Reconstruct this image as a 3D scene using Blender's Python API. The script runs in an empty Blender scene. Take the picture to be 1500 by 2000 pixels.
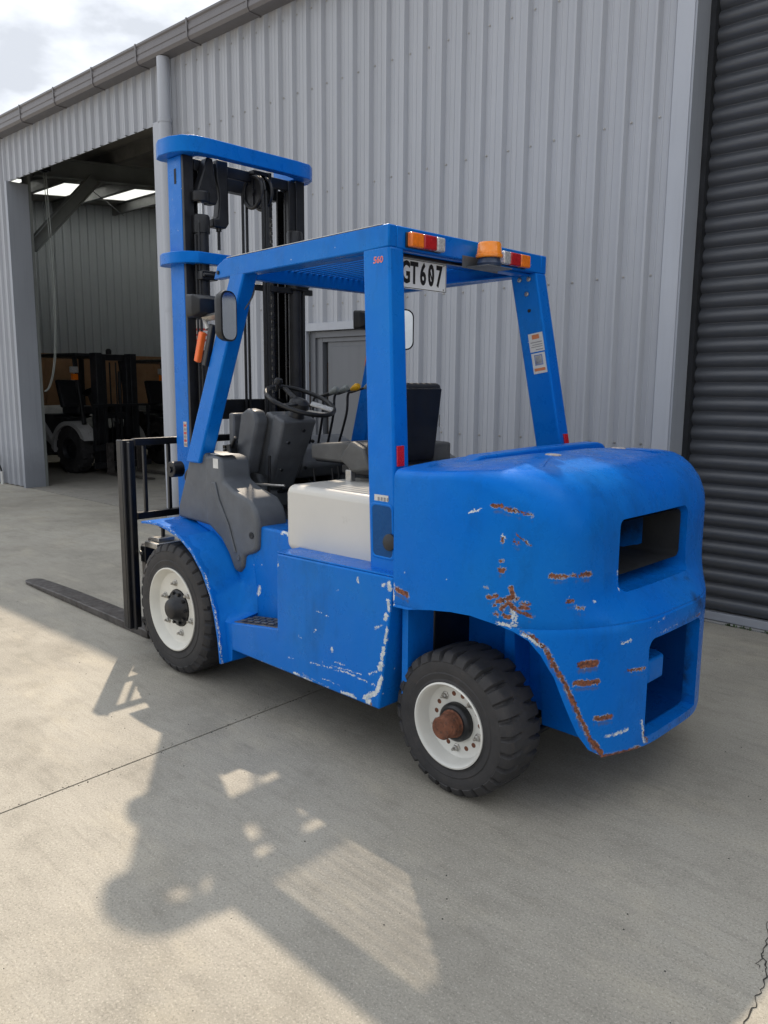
import bpy, bmesh, math, random
from mathutils import Vector, Matrix
from math import sin, cos, pi, radians
random.seed(7)
C = bpy.context.scene.collection
S = bpy.context.scene

# ------------------------------------------------------------------ camera
cam_d = bpy.data.cameras.new('camera'); cam = bpy.data.objects.new('camera', cam_d); C.objects.link(cam)
YAW, PITCH, ROLL = -.7949, .1596, .007
fw = Vector((cos(YAW)*cos(PITCH), sin(YAW)*cos(PITCH), -sin(PITCH)))
rt = Vector((sin(YAW), -cos(YAW), 0)); upv = rt.cross(fw)
r2 = rt*cos(ROLL)+upv*sin(ROLL); u2 = -rt*sin(ROLL)+upv*cos(ROLL)
cam.matrix_world = Matrix(((r2.x, u2.x, -fw.x, -1.8444), (r2.y, u2.y, -fw.y, 2.9289), (r2.z, u2.z, -fw.z, 1.570), (0, 0, 0, 1)))
cam_d.sensor_fit = 'VERTICAL'; cam_d.sensor_height = 24; cam_d.lens = 1556.3/2000*24
cam_d.clip_start = .05; cam_d.clip_end = 500
S.camera = cam

# ------------------------------------------------------------------ light
SUN = Vector((.71, -.514, 1)).normalized()
sd = bpy.data.lights.new('sun', 'SUN'); sd.energy = 2.55; sd.angle = radians(.85); sd.color = (1, .85, .67)
sun = bpy.data.objects.new('sun', sd); C.objects.link(sun)
sun.rotation_euler = SUN.to_track_quat('Z', 'Y').to_euler()
W = bpy.data.worlds.new('World'); S.world = W; W.use_nodes = True
nt = W.node_tree; nt.nodes.clear()
wo = nt.nodes.new('ShaderNodeOutputWorld')
sky = nt.nodes.new('ShaderNodeTexSky'); sky.sky_type = 'NISHITA'; sky.sun_disc = False
sky.sun_elevation = math.asin(SUN.z); sky.sun_rotation = math.atan2(SUN.x, SUN.y)
bg1 = nt.nodes.new('ShaderNodeBackground'); bg1.inputs[1].default_value = .10
bg2 = nt.nodes.new('ShaderNodeBackground'); bg2.inputs[1].default_value = .95
tc = nt.nodes.new('ShaderNodeTexCoord')
n1 = nt.nodes.new('ShaderNodeTexNoise'); n1.inputs['Scale'].default_value = 2.1; n1.inputs['Detail'].default_value = 7; n1.inputs['Roughness'].default_value = .52
mp = nt.nodes.new('ShaderNodeMapping'); mp.inputs['Scale'].default_value = (1, 1, 2.2); mp.inputs['Location'].default_value = (.3, .7, .1)
cr = nt.nodes.new('ShaderNodeValToRGB'); cr.color_ramp.elements[0].position = .42; cr.color_ramp.elements[0].color = (.34, .36, .395, 1); cr.color_ramp.elements[1].position = .60; cr.color_ramp.elements[1].color = (.89, .92, .97, 1)
cm = nt.nodes.new('ShaderNodeValToRGB'); cm.color_ramp.elements[0].position = .16; cm.color_ramp.elements[0].color = (.5, .5, .5, 1); cm.color_ramp.elements[1].position = .34
mx = nt.nodes.new('ShaderNodeMixShader')
L = nt.links.new
L(sky.outputs[0], bg1.inputs[0]); L(tc.outputs['Generated'], mp.inputs[0]); L(mp.outputs[0], n1.inputs['Vector'])
L(n1.outputs[0], cr.inputs[0]); L(n1.outputs[0], cm.inputs[0]); dt = nt.nodes.new('ShaderNodeVectorMath'); dt.operation = 'DOT_PRODUCT'; dt.inputs[1].default_value = tuple(SUN)
mr = nt.nodes.new('ShaderNodeMapRange'); mr.inputs[1].default_value = -.6; mr.inputs[2].default_value = 1.; mr.inputs[3].default_value = .62; mr.inputs[4].default_value = 1.32
L(tc.outputs['Generated'], dt.inputs[0]); L(dt.outputs['Value'], mr.inputs[0]); L(cr.outputs[0], bg2.inputs[0]); L(mr.outputs[0], bg2.inputs[1])
L(cm.outputs[0], mx.inputs[0]); L(bg1.outputs[0], mx.inputs[1]); L(bg2.outputs[0], mx.inputs[2]); L(mx.outputs[0], wo.inputs[0])
S.view_settings.view_transform = 'Standard'; S.view_settings.look = 'None'
S.view_settings.gamma = 1; S.view_settings.use_curve_mapping = False
S.view_settings.exposure = .82
S.render.engine = 'CYCLES'

# ------------------------------------------------------------------ materials
class NT:
    def __init__(s, name):
        s.m = bpy.data.materials.new(name); s.m.use_nodes = True; s.t = s.m.node_tree
        s.b = s.t.nodes['Principled BSDF']; s.o = s.t.nodes['Material Output']
    def n(s, typ, **kw):
        k = s.t.nodes.new('ShaderNode'+typ)
        for a, v in kw.items(): setattr(k, a, v)
        return k
    def l(s, a, b): s.t.links.new(a, b)
    def val(s, sock, v):
        if hasattr(v, 'node'): s.l(v, sock)
        else: sock.default_value = v
    def math(s, op, a, b=0., clamp=False, c=None):
        k = s.n('Math', operation=op); k.use_clamp = clamp; s.val(k.inputs[0], a); s.val(k.inputs[1], b)
        if c is not None: s.val(k.inputs[2], c)
        return k.outputs[0]
    def vmath(s, op, a, b=None, scale=None, out=0):
        k = s.n('VectorMath', operation=op); s.val(k.inputs[0], a)
        if b is not None: s.val(k.inputs[1], b)
        if scale is not None: s.val(k.inputs['Scale'], scale)
        return k.outputs[out]
    def coord(s, which='Object'):
        return s.n('TexCoord').outputs[which]
    def noise(s, scale, detail=3, rough=.5, vec=None, out=0, stretch=None):
        k = s.n('TexNoise'); k.inputs['Scale'].default_value = scale; k.inputs['Detail'].default_value = detail; k.inputs['Roughness'].default_value = rough
        v = vec if vec is not None else s.coord()
        if stretch: v = s.vmath('MULTIPLY', v, stretch)
        s.l(v, k.inputs['Vector']); return k.outputs[out]
    def ramp(s, f, p0, p1, c0=(0, 0, 0, 1), c1=(1, 1, 1, 1)):
        k = s.n('ValToRGB'); e = k.color_ramp.elements; e[0].position = p0; e[1].position = p1; e[0].color = c0; e[1].color = c1
        s.val(k.inputs[0], f); return k.outputs[0]
    def mix(s, f, a, b):
        k = s.n('Mix', data_type='RGBA'); s.val(k.inputs[0], f)
        for i, v in ((6, a), (7, b)):
            if hasattr(v, 'node'): s.l(v, k.inputs[i])
            else: k.inputs[i].default_value = (*v[:3], 1)
        return k.outputs[2]
    def bump(s, h, strength, dist, normal=None):
        k = s.n('Bump'); k.inputs['Strength'].default_value = strength; k.inputs['Distance'].default_value = dist; s.l(h, k.inputs['Height'])
        if normal is not None: s.l(normal, k.inputs['Normal'])
        s.l(k.outputs[0], s.b.inputs['Normal']); return k.outputs[0]
    def set(s, **kw):
        for a, v in kw.items(): s.val(s.b.inputs[a.replace('_', ' ')], v if not isinstance(v, tuple) else (*v, 1))

def mat(name, col, rough=.5, metal=0, var=.15, vscale=8, grime=None, bump=0, bscale=60, coat=0):
    """plain surface with mottled colour, uneven gloss and optional grime"""
    t = NT(name)
    a = t.noise(vscale, 5, .6)
    lo = tuple(c*(1-var) for c in col); hi = tuple(min(1, c*(1+var)) for c in col)
    c = t.ramp(a, .3, .7, (*lo, 1), (*hi, 1))
    if grime:
        g = t.ramp(t.noise(vscale*2.3, 6, .65), grime[1], grime[1]+.15)
        c = t.mix(g, c, grime[0])
    t.l(c, t.b.inputs['Base Color'])
    t.l(t.ramp(t.noise(vscale*1.7, 4, .6), .3, .7, (max(0, rough-.1),)*3+(1,), (min(1, rough+.1),)*3+(1,)), t.b.inputs['Roughness'])
    t.set(Metallic=metal)
    if coat: t.set(Coat_Weight=coat, Coat_Roughness=.15)
    if bump: t.bump(t.noise(bscale, 4, .6), bump, .004)
    return t.m

def capsule_field(t, vec, caps):
    f = None
    for a, b, r in caps:
        if f is not None:  # chain the marks one after another so the shader stays within its stack
            vec = t.vmath('SCALE', vec0, scale=t.math('MULTIPLY_ADD', f, 1e-7, c=1.))
        else: vec0 = vec
        a = Vector(a); b = Vector(b); ba = b-a; l2 = max(ba.length_squared, 1e-8)
        pa = t.vmath('SUBTRACT', vec, tuple(a))
        if ba.length > 1e-4:
            h = t.math('MULTIPLY', t.vmath('DOT_PRODUCT', pa, tuple(ba), out=1), 1/l2, True)
            pa = t.vmath('SUBTRACT', pa, t.vmath('SCALE', tuple(ba), scale=h))
        d = t.math('SUBTRACT', r, t.vmath('LENGTH', pa, out=1))
        f = d if f is None else t.math('MAXIMUM', f, d)
    return f

BLUE = (.0001, .128, .57)
def paint(name, rust=(), white=(), soot_shade=(), chips=True, base=BLUE, seed=0., rough=.33):
    t = NT(name); v = t.coord()
    v0 = t.vmath('ADD', v, (seed, seed*.7, 0))
    fade = t.ramp(t.noise(2.2, 4, .6, v0), .35, .75)
    c = t.mix(fade, base, (base[0]+.006, base[1]*1.2, base[2]*.96))
    dirt = t.ramp(t.noise(6, 8, .74, v0, stretch=(1, 1, .45)), .50, .74)
    c = t.mix(t.math('MULTIPLY', dirt, .45), c, (.006, .055, .20))
    scr = t.ramp(t.noise(9, 3, .8, v0, stretch=(2.5, 2.5, 26)), .70, .735)
    c = t.mix(t.math('MULTIPLY', scr, .14), c, (.20, .40, .75))
    warp = t.vmath('SCALE', t.vmath('SUBTRACT', t.noise(34, 5, .72, v0, out=1), (.5, .5, .5)), scale=.026)
    warp2 = t.vmath('SCALE', t.vmath('SUBTRACT', t.noise(105, 4, .75, v0, out=1), (.5, .5, .5)), scale=.016)
    vw = t.vmath('ADD', t.vmath('ADD', v, warp), warp2)
    fine = t.math('SUBTRACT', t.noise(150, 4, .7, v0), .5)
    rgh = t.ramp(t.noise(14, 5, .6, v0), .3, .75, (rough-.12,)*3+(1,), (rough+.16,)*3+(1,))
    mk = None
    if chips:
        vo = t.n('TexVoronoi'); vo.inputs['Scale'].default_value = 13; vo.inputs['Randomness'].default_value = 1
        t.l(t.vmath('ADD', v0, t.vmath('SCALE', t.noise(60, 3, .6, v0, out=1), scale=.02)), vo.inputs['Vector'])
        pick = t.math('GREATER_THAN', t.noise(5, 2, .5, v0), .56)
        ch = t.math('MULTIPLY', t.math('LESS_THAN', vo.outputs['Distance'], .045), pick)
        c = t.mix(t.math('MULTIPLY', ch, .75), c, (.55, .60, .62))
    if soot_shade:  # dark fields: exhaust soot, and shade painted inside the openings
        f = capsule_field(t, v, soot_shade)
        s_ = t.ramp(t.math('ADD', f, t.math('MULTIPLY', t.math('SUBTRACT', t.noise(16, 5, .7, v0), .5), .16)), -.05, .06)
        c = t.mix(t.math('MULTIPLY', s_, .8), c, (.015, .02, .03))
    if white:
        f = capsule_field(t, vw, white)
        f = t.math('ADD', f, t.math('MULTIPLY', fine, .024))
        m_ = t.math('GREATER_THAN', f, 0.)
        c = t.mix(m_, c, t.ramp(t.noise(50, 3, .6, v0), .35, .65, (.42, .47, .50, 1), (.72, .74, .74, 1)))
        rgh = t.mix(m_, rgh, (.6, .6, .6))
    if rust:
        f0 = capsule_field(t, vw, rust)
        f = t.math('SUBTRACT', t.math('ADD', f0, t.math('MULTIPLY', fine, .020)), -.0012)
        halo = t.ramp(t.math('ADD', capsule_field(t, t.vmath('ADD', v, (0, 0, .022)), rust), t.math('MULTIPLY', t.math('SUBTRACT', t.noise(60, 4, .6, v0, stretch=(1, 1, .2)), .5), .03)), -.026, .010)
        c = t.mix(t.math('MULTIPLY', halo, .6), c, (.12, .085, .055))
        ring = t.math('MULTIPLY', t.math('GREATER_THAN', f, -.0018), t.ramp(t.noise(20, 3, .6, v0), .42, .55))
        c = t.mix(ring, c, (.44, .45, .45))
        m2 = t.math('GREATER_THAN', f, 0.)
        c = t.mix(m2, c, t.ramp(t.noise(90, 5, .7, v0), .38, .64, (.07, .028, .018, 1), (.33, .115, .045, 1)))
        rgh = t.mix(m2, rgh, (.9, .9, .9))
        mk = f
    t.l(c, t.b.inputs['Base Color']); t.l(rgh, t.b.inputs['Roughness'])
    t.set(Specular_IOR_Level=.55); t.b.inputs['Specular Tint'].default_value = (.12, .60, 1, 1)
    nb = t.bump(t.noise(5, 3, .5, v0), .35, .014); nb = t.bump(t.noise(60, 5, .65, v0), .22, .003, nb)
    if mk is not None: t.bump(t.math('MULTIPLY', t.math('GREATER_THAN', mk, 0.), -1.), .6, .0015, nb)
    return t.m

M = {}
M['blue'] = paint('blue_paint', seed=3); M['shaded_blue'] = paint('shaded_blue_paint', seed=4, base=(.001, .035, .17), chips=False, soot_shade=[((-.31, .1, .3), (-.31, -.2, .6), .10), ((-.45, -.2, .62), (-.45, .2, .62), .03)])  # second blue is a shaded copy: recess shade put into colour and dark fields
M['blue_post'] = paint('blue_post_paint', seed=9, chips=True)
M['dark_steel'] = mat('dark_steel', (.012, .013, .016), .42, .2, .5, 9, ((.03, .027, .024), .62), .12, 80)
M['black_steel'] = mat('black_satin_steel', (.006, .007, .010), .38, 0, .4, 12, None, .06, 60)
M['grease'] = mat('greasy_steel', (.008, .008, .009), .3, .4, .5, 14, ((.03, .026, .02), .6), .3, 90)
M['chrome'] = mat('bright_steel', (.6, .6, .6), .22, 1, .1)
M['zinc'] = mat('zinc_plated_steel', (.42, .41, .39), .35, .85, .25, 20)
M['grey_plastic'] = mat('grey_moulded_plastic', (.088, .098, .112), .5, 0, .25, 6, ((.10, .10, .10), .64), .25, 220)
M['dash_plastic'] = mat('dash_plastic', (.105, .113, .124), .45, 0, .25, 7, ((.09, .09, .09), .66), .2, 220)
M['black_plastic'] = mat('black_plastic', (.010, .011, .013), .42, 0, .3, 9, ((.03, .03, .03), .66), .1, 200)
M['vinyl'] = mat('black_seat_vinyl', (.020, .022, .026), .48, 0, .3, 9, ((.05, .05, .05), .64), .35, 300)
M['cushion'] = mat('grey_seat_vinyl', (.085, .085, .082), .55, 0, .25, 9, ((.16, .15, .14), .62), .4, 260)
M['cream'] = mat('cream_enamel', (.60, .585, .54), .38, 0, .04, 3, ((.42, .40, .35), .69), .05, 30, .2)
M['rim'] = mat('white_rim_paint', (.68, .68, .64), .42, 0, .06, 6, ((.35, .31, .26), .66), .08, 60)
M['cream_rim'] = mat('cream_rim_paint', (.68, .67, .61), .42, 0, .07, 6, ((.30, .25, .19), .64), .08, 60)
M['rust'] = mat('rusty_hub', (.16, .062, .035), .9, 0, .5, 26, ((.05, .03, .024), .55), .8, 90)
M['rust_dark'] = mat('rust_hole', (.06, .022, .015), .9, 0, .4, 30)
M['orange_lens'] = mat('orange_lens', (.85, .19, .01), .18, 0, .2, 60, None, .35, 260, .6)
M['red_lens'] = mat('red_lens', (.42, .008, .012), .18, 0, .2, 60, None, .35, 260, .6)
M['clear_lens'] = mat('clear_lens', (.55, .55, .55), .18, .3, .3, 90, None, .6, 200, .6)
M['beacon_lens'] = mat('beacon_lens', (.92, .27, .015), .25, 0, .08, 8, None, 0, 60, .5)
M['red_refl'] = mat('red_reflector', (.55, .005, .02), .25, 0, .15, 90, None, .3, 400, .5)
M['orange_plastic'] = mat('orange_plastic', (.85, .16, .03), .4, 0, .08)
M['yellow_knob'] = mat('yellow_knob', (.75, .40, .01), .4, 0, .08)
M['grey_knob'] = mat('grey_knob', (.22, .24, .23), .45, 0, .1)
M['white_tape'] = mat('white_tape', (.55, .55, .53), .6, 0, .15, 40)
M['sticker'] = mat('sticker_white', (.60, .60, .58), .5, 0, .08, 60)
M['sticker_worn'] = mat('sticker_worn', (.48, .42, .38), .6, 0, .3, 60, ((.22, .08, .06), .6))
M['ink_red'] = mat('ink_red', (.55, .06, .05), .5, 0, .1, 60)
M['ink_orange'] = mat('ink_orange', (.55, .18, .07), .5, 0, .1, 60)
M['ink_blue'] = mat('ink_blue', (.20, .26, .46), .5, 0, .1, 60)
M['ink_grey'] = mat('ink_grey', (.25, .25, .26), .5, 0, .1, 60)
M['ink_black'] = mat('ink_black', (.006, .006, .007), .5, 0, .1, 60)
M['num_red'] = mat('number_red', (.80, .10, .06), .5, 0, .08)
M['num_white'] = mat('number_white', (.75, .72, .70), .5, 0, .08)
M['plate_white'] = mat('plate_white', (.72, .73, .72), .4, 0, .04, 20)
M['hose'] = mat('rubber_hose', (.008, .009, .011), .5, 0, .3, 30)
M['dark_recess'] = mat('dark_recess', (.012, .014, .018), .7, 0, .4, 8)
M['fork_steel'] = mat('scraped_fork_steel', (.085, .078, .074), .5, .3, .45, 14, ((.05, .035, .028), .52), .3, 50)
M['wood_ply'] = mat('plywood', (.27, .15, .075), .7, 0, .2, 2.5, ((.22, .11, .05), .6), .1, 60)
M['truck_white'] = mat('truck_white_paint', (.42, .42, .42), .45, 0, .12, 5, ((.16, .15, .13), .6))
M['beacon_base'] = mat('beacon_base', (.03, .05, .10), .35, 0, .2)
M['mirror'] = mat('mirror_glass', (.72, .74, .75), .04, 1, .02)
M['steel_paint'] = mat('grey_green_steel_paint', (.17, .185, .18), .6, 0, .15, 3, ((.09, .09, .08), .65))
M['purlin'] = mat('galvanised_purlin', (.20, .20, .195), .5, .4, .15, 5)
M['roof_sheet'] = mat('roof_underside_foil', (.26, .25, .225), .6, .1, .2, 2)

t = NT('tyre_rubber')
c = t.ramp(t.noise(9, 6, .65), .3, .72, (.017, .018, .020, 1), (.040, .038, .039, 1))
c = t.mix(t.ramp(t.noise(30, 6, .7), .56, .74), c, (.050, .042, .038))
t.l(c, t.b.inputs['Base Color']); t.set(Roughness=.72); t.bump(t.noise(140, 5, .7), .35, .003); M['tyre'] = t.m

def cladding(name, col, seed):
    t = NT(name); v = t.vmath('ADD', t.coord(), (seed, 0, 0))
    c = t.ramp(t.noise(.7, 5, .6, v), .3, .7, tuple(k*.94 for k in col)+(1,), tuple(k*1.05 for k in col)+(1,))
    oi = t.n('ObjectInfo'); c = t.mix(t.math('MULTIPLY', oi.outputs['Random'], .16), c, tuple(k*.72 for k in col))
    st = t.ramp(t.noise(6, 5, .65, v, stretch=(3, 3, .10)), .50, .74)
    c = t.mix(t.math('MULTIPLY', st, .26), c, tuple(k*.62 for k in col))
    # splash dirt low on the sheets
    sz = t.n('SeparateXYZ'); t.l(t.coord(), sz.inputs[0])
    low = t.ramp(t.math('ADD', sz.outputs[2], t.math('MULTIPLY', t.noise(5, 5, .7, v), -.5)), -.25, .35, (1, 1, 1, 1), (0, 0, 0, 1))
    c = t.mix(t.math('MULTIPLY', low, .45), c, tuple(k*.5 for k in col))
    t.l(c, t.b.inputs['Base Color']); t.set(Roughness=.42, Metallic=.0, Specular_IOR_Level=.4)
    t.bump(t.noise(1.6, 4, .55, v, stretch=(1, 1, .5)), .5, .025)
    return t.m
M['clad'] = cladding('grey_cladding', (.415, .435, .475), 0)
M['clad_trim'] = cladding('grey_flashing', (.41, .435, .485), 5)
M['reveal'] = cladding('shaded_reveal_flashing', (.32, .345, .39), 9)  # flashing grey darkened, shade of the reveals put into the colour
M['clad_in'] = cladding('inner_wall_cladding', (.42, .445, .47), 3)
M['gutter'] = cladding('brown_grey_gutter', (.155, .148, .155), 7)
M['door_grey'] = cladding('door_leaf_paint', (.135, .145, .162), 2)
M['door_frame'] = cladding('door_frame_paint', (.155, .165, .185), 4)
t = NT('charcoal_slat_steel')
c = t.ramp(t.noise(3, 6, .65, stretch=(1, 1, 6)), .3, .7, (.052, .058, .070, 1), (.076, .083, .098, 1))
c = t.mix(t.math('MULTIPLY', t.ramp(t.noise(1.1, 5, .7), .5, .8), .5), c, (.085, .085, .085))
t.l(c, t.b.inputs['Base Color']); t.set(Roughness=.34, Specular_IOR_Level=.5); t.bump(t.noise(2.5, 3, .5, stretch=(1, 1, 4)), .12, .02); M['slat'] = t.m
t = NT('translucent_skylight')
tr = t.n('BsdfTranslucent'); tr.inputs[0].default_value = (.84, .87, .86, 1)
df = t.n('BsdfDiffuse'); df.inputs[0].default_value = (.6, .58, .5, 1)
ms = t.n('MixShader'); ms.inputs[0].default_value = .12; t.l(tr.outputs[0], ms.inputs[1]); t.l(df.outputs[0], ms.inputs[2]); t.l(ms.outputs[0], t.o.inputs[0]); M['skylight'] = t.m

def concrete(name, lo, hi, seed):
    t = NT(name); v = t.vmath('ADD', t.coord(), (seed, seed, 0))
    big = t.noise(.55, 6, .62, v)
    c = t.ramp(big, .32, .68, (*lo, 1), (*hi, 1))
    med = t.noise(3.2, 7, .66, v)
    c = t.mix(t.math('MULTIPLY', t.ramp(med, .50, .70), .42), c, tuple(k*.70 for k in lo))
    c = t.mix(t.math('MULTIPLY', t.ramp(t.noise(1.5, 6, .65, v, stretch=(1, 2.2, 1)), .52, .66), .45), c, (hi[0]*1.12, hi[1]*1.08, hi[2]*1.0))
    brm = t.noise(11, 5, .7, v, stretch=(.35, 2.2, 1))
    c = t.mix(t.math('MULTIPLY', t.ramp(brm, .50, .72), .34), c, tuple(k*.60 for k in lo))
    sp = t.noise(120, 4, .85, v)
    c = t.mix(t.math('MULTIPLY', t.ramp(sp, .52, .62), .55), c, tuple(k*.42 for k in lo))
    c = t.mix(t.math('MULTIPLY', t.ramp(t.noise(140, 3, .8, t.vmath('ADD', v, (7, 3, 1))), .55, .64), .5), c, tuple(min(1, k*1.5) for k in hi))
    c = t.mix(t.math('MULTIPLY', t.ramp(t.noise(.9, 8, .72, t.vmath('ADD', v, (3, 11, 0))), .54, .66), .30), c, tuple(k*.62 for k in lo))
    # small dark specks: grit and oil drips
    vo = t.n('TexVoronoi'); vo.inputs['Scale'].default_value = 4.2; t.l(t.vmath('ADD', v, t.vmath('SCALE', t.noise(40, 3, .6, v, out=1), scale=.03)), vo.inputs['Vector'])
    dot = t.math('MULTIPLY', t.math('LESS_THAN', vo.outputs['Distance'], .030), t.math('GREATER_THAN', t.noise(2.7, 1, .5, v), .50))
    c = t.mix(t.math('MULTIPLY', dot, .7), c, (.05, .045, .04))
    t.l(c, t.b.inputs['Base Color'])
    t.l(t.ramp(med, .3, .7, (.62,)*3+(1,), (.88,)*3+(1,)), t.b.inputs['Roughness'])
    nb = t.bump(t.noise(170, 4, .75, v), .55, .003)
    t.bump(t.noise(14, 5, .6, v, stretch=(.5, 1.6, 1)), .25, .008, nb)
    return t.m
M['concrete'] = concrete('yard_concrete', (.255, .236, .196), (.385, .362, .308), 0)
M['concrete_in'] = concrete('shed_floor_concrete', (.24, .23, .205), (.32, .30, .265), 20)
M['concrete_edge'] = concrete('threshold_concrete', (.28, .28, .275), (.38, .38, .37), 40)
M['joint'] = mat('joint_dirt', (.03, .028, .024), .95, 0, .4, 30)
M['weed'] = mat('weed_leaf', (.05, .085, .025), .7, 0, .4, 60)

# ------------------------------------------------------------------ mesh helpers
def link(name, me, m=None, parent=None, smooth=False, bevel=0, seg=2, label=None, kind=None, solid=0, angle=35):
    o = bpy.data.objects.new(name, me); C.objects.link(o)
    if m is not None and not me.materials:
        for k in (m if isinstance(m, (list, tuple)) else [m]): me.materials.append(M[k] if isinstance(k, str) else k)
    if parent is not None: o.parent = parent
    if smooth:
        for p in me.polygons: p.use_smooth = True
    if solid:
        q = o.modifiers.new('solid', 'SOLIDIFY'); q.thickness = solid; q.offset = 0
    if bevel:
        q = o.modifiers.new('bevel', 'BEVEL'); q.width = bevel; q.segments = seg; q.limit_method = 'ANGLE'; q.angle_limit = radians(angle)
        q.harden_normals = False
        for p in me.polygons: p.use_smooth = True
        me.shade_smooth() if hasattr(me, 'shade_smooth') else None
        try: me.set_sharp_from_angle(angle=radians(50))
        except Exception: pass
    elif smooth:
        try: me.set_sharp_from_angle(angle=radians(40))
        except Exception: pass
    if label: o['label'] = label
    if kind: o['kind'] = kind
    return o
def vf(name, g):
    me = bpy.data.meshes.new(name); me.from_pydata([tuple(p) for p in g[0]], [], g[1]); me.update()
    bm = bmesh.new(); bm.from_mesh(me); bmesh.ops.recalc_face_normals(bm, faces=bm.faces); bm.to_mesh(me); bm.free()
    return me
def part(name, g, m, parent=None, **kw): return link(name, vf(name, g), m, parent, **kw)
def join(*gs):
    V, F = [], []
    for g in gs:
        n = len(V); V += list(g[0]); F += [tuple(i+n for i in f) for f in g[1]]
    return V, F
def hexa(p):  # 4 bottom, 4 top
    return list(p), [(0, 3, 2, 1), (4, 5, 6, 7), (0, 1, 5, 4), (1, 2, 6, 5), (2, 3, 7, 6), (3, 0, 4, 7)]
def box(x0, x1, y0, y1, z0, z1):
    return hexa([(x0, y0, z0), (x1, y0, z0), (x1, y1, z0), (x0, y1, z0), (x0, y0, z1), (x1, y0, z1), (x1, y1, z1), (x0, y1, z1)])
def prism(poly, axis, a, b):
    def p3(q, t): return {0: (t, q[0], q[1]), 1: (q[0], t, q[1]), 2: (q[0], q[1], t)}[axis]
    n = len(poly); V = [p3(q, a) for q in poly]+[p3(q, b) for q in poly]
    F = [tuple(range(n)), tuple(range(2*n-1, n-1, -1))]+[(i, (i+1) % n, n+(i+1) % n, n+i) for i in range(n)]
    return V, F
def loft(rings, cap=True):
    n = len(rings[0]); V = [p for r in rings for p in r]; F = []
    for k in range(len(rings)-1):
        for i in range(n): F.append((k*n+i, k*n+(i+1) % n, (k+1)*n+(i+1) % n, (k+1)*n+i))
    if cap: F += [tuple(range(n)), tuple(range((len(rings)-1)*n, len(rings)*n))]
    return V, F
def frame_of(d):
    d = d.normalized(); a = Vector((0, 0, 1)) if abs(d.z) < .9 else Vector((1, 0, 0))
    u = d.cross(a).normalized(); return u, d.cross(u).normalized()
def tube(path, r, n=10, cap=True):
    P = [Vector(p) for p in path]; rings = []; u = None
    for i, p in enumerate(P):
        d = (P[min(i+1, len(P)-1)]-P[max(i-1, 0)]).normalized()
        if u is None: u, v = frame_of(d)
        else:
            u = (u-d*u.dot(d)).normalized(); v = d.cross(u)
        rr = r[i] if isinstance(r, (list, tuple)) else r
        rings.append([p+(u*cos(2*pi*k/n)+v*sin(2*pi*k/n))*rr for k in range(n)])
    return loft(rings, cap)
def spline(pts, n=8):
    P = [Vector(p) for p in pts]; out = []
    for i in range(len(P)-1):
        a, b, c_, d = P[max(i-1, 0)], P[i], P[i+1], P[min(i+2, len(P)-1)]
        for k in range(n):
            s = k/n; out.append(.5*(2*b+(c_-a)*s+(2*a-5*b+4*c_-d)*s*s+(3*b-a-3*c_+d)*s**3))
    out.append(P[-1]); return out
def lathe(prof, c, axis, n=32):
    """prof: (r, t) pairs along the axis"""
    c = Vector(c); ax = Vector(axis).normalized(); u, v = frame_of(ax)
    rings = [[c+ax*t_+(u*cos(2*pi*k/n)+v*sin(2*pi*k/n))*max(r, 1e-4) for k in range(n)] for r, t_ in prof]
    return loft(rings)
def rrect(x0, x1, y0, y1, r, n=4):
    out = []
    for cx, cy, a0 in ((x1-r, y1-r, 0), (x0+r, y1-r, 90), (x0+r, y0+r, 180), (x1-r, y0+r, 270)):
        for k in range(n+1):
            a = radians(a0+90*k/n); out.append((cx+r*cos(a), cy+r*sin(a)))
    return out
def beam(a, b, wx, wy, xd=(1, 0, 0)):
    """square bar between two points, section wx along xd"""
    a = Vector(a); b = Vector(b); d = (b-a).normalized(); u = Vector(xd); u = (u-d*u.dot(d)).normalized(); v = d.cross(u)
    q = [(-.5, -.5), (.5, -.5), (.5, .5), (-.5, .5)]
    return hexa([a+u*wx*i+v*wy*j for i, j in q]+[b+u*wx*i+v*wy*j for i, j in q])
def text(name, s, size, loc, xd, nrm, m, parent, extrude=.0006, offset=0, sx=1, align='CENTER', label=None):
    cu = bpy.data.curves.new(name, 'FONT'); cu.body = s; cu.size = size; cu.extrude = extrude; cu.offset = offset
    cu.align_x = align; cu.align_y = 'CENTER'; cu.resolution_u = 3; cu.materials.append(M[m])
    o = bpy.data.objects.new(name, cu); C.objects.link(o); bpy.context.view_layer.update()
    me_ = bpy.data.meshes.new_from_object(o.evaluated_get(bpy.context.evaluated_depsgraph_get())); bpy.data.objects.remove(o); o = bpy.data.objects.new(name, me_); C.objects.link(o)
    X = Vector(xd).normalized(); Z = Vector(nrm).normalized(); Y = Z.cross(X)
    o.matrix_world = Matrix(((X.x*sx, Y.x, Z.x, loc[0]), (X.y*sx, Y.y, Z.y, loc[1]), (X.z*sx, Y.z, Z.z, loc[2]), (0, 0, 0, 1)))
    if parent is not None:
        mw = o.matrix_world.copy(); o.parent = parent; o.matrix_parent_inverse = Matrix(); o.matrix_basis = mw
    if label: o['label'] = label
    return o
def empty(name, label, cat, loc=(0, 0, 0), rz=0, group=None):
    o = bpy.data.objects.new(name, None); C.objects.link(o); o.location = loc; o.rotation_euler = (0, 0, rz); o.empty_display_size = .2
    o['label'] = label; o['category'] = cat
    if group: o['group'] = group
    return o
def copy_tree(o, parent=None):
    c_ = o.copy(); C.objects.link(c_); c_.parent = parent
    for ch in list(o.children): copy_tree(ch, c_)
    return c_

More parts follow.
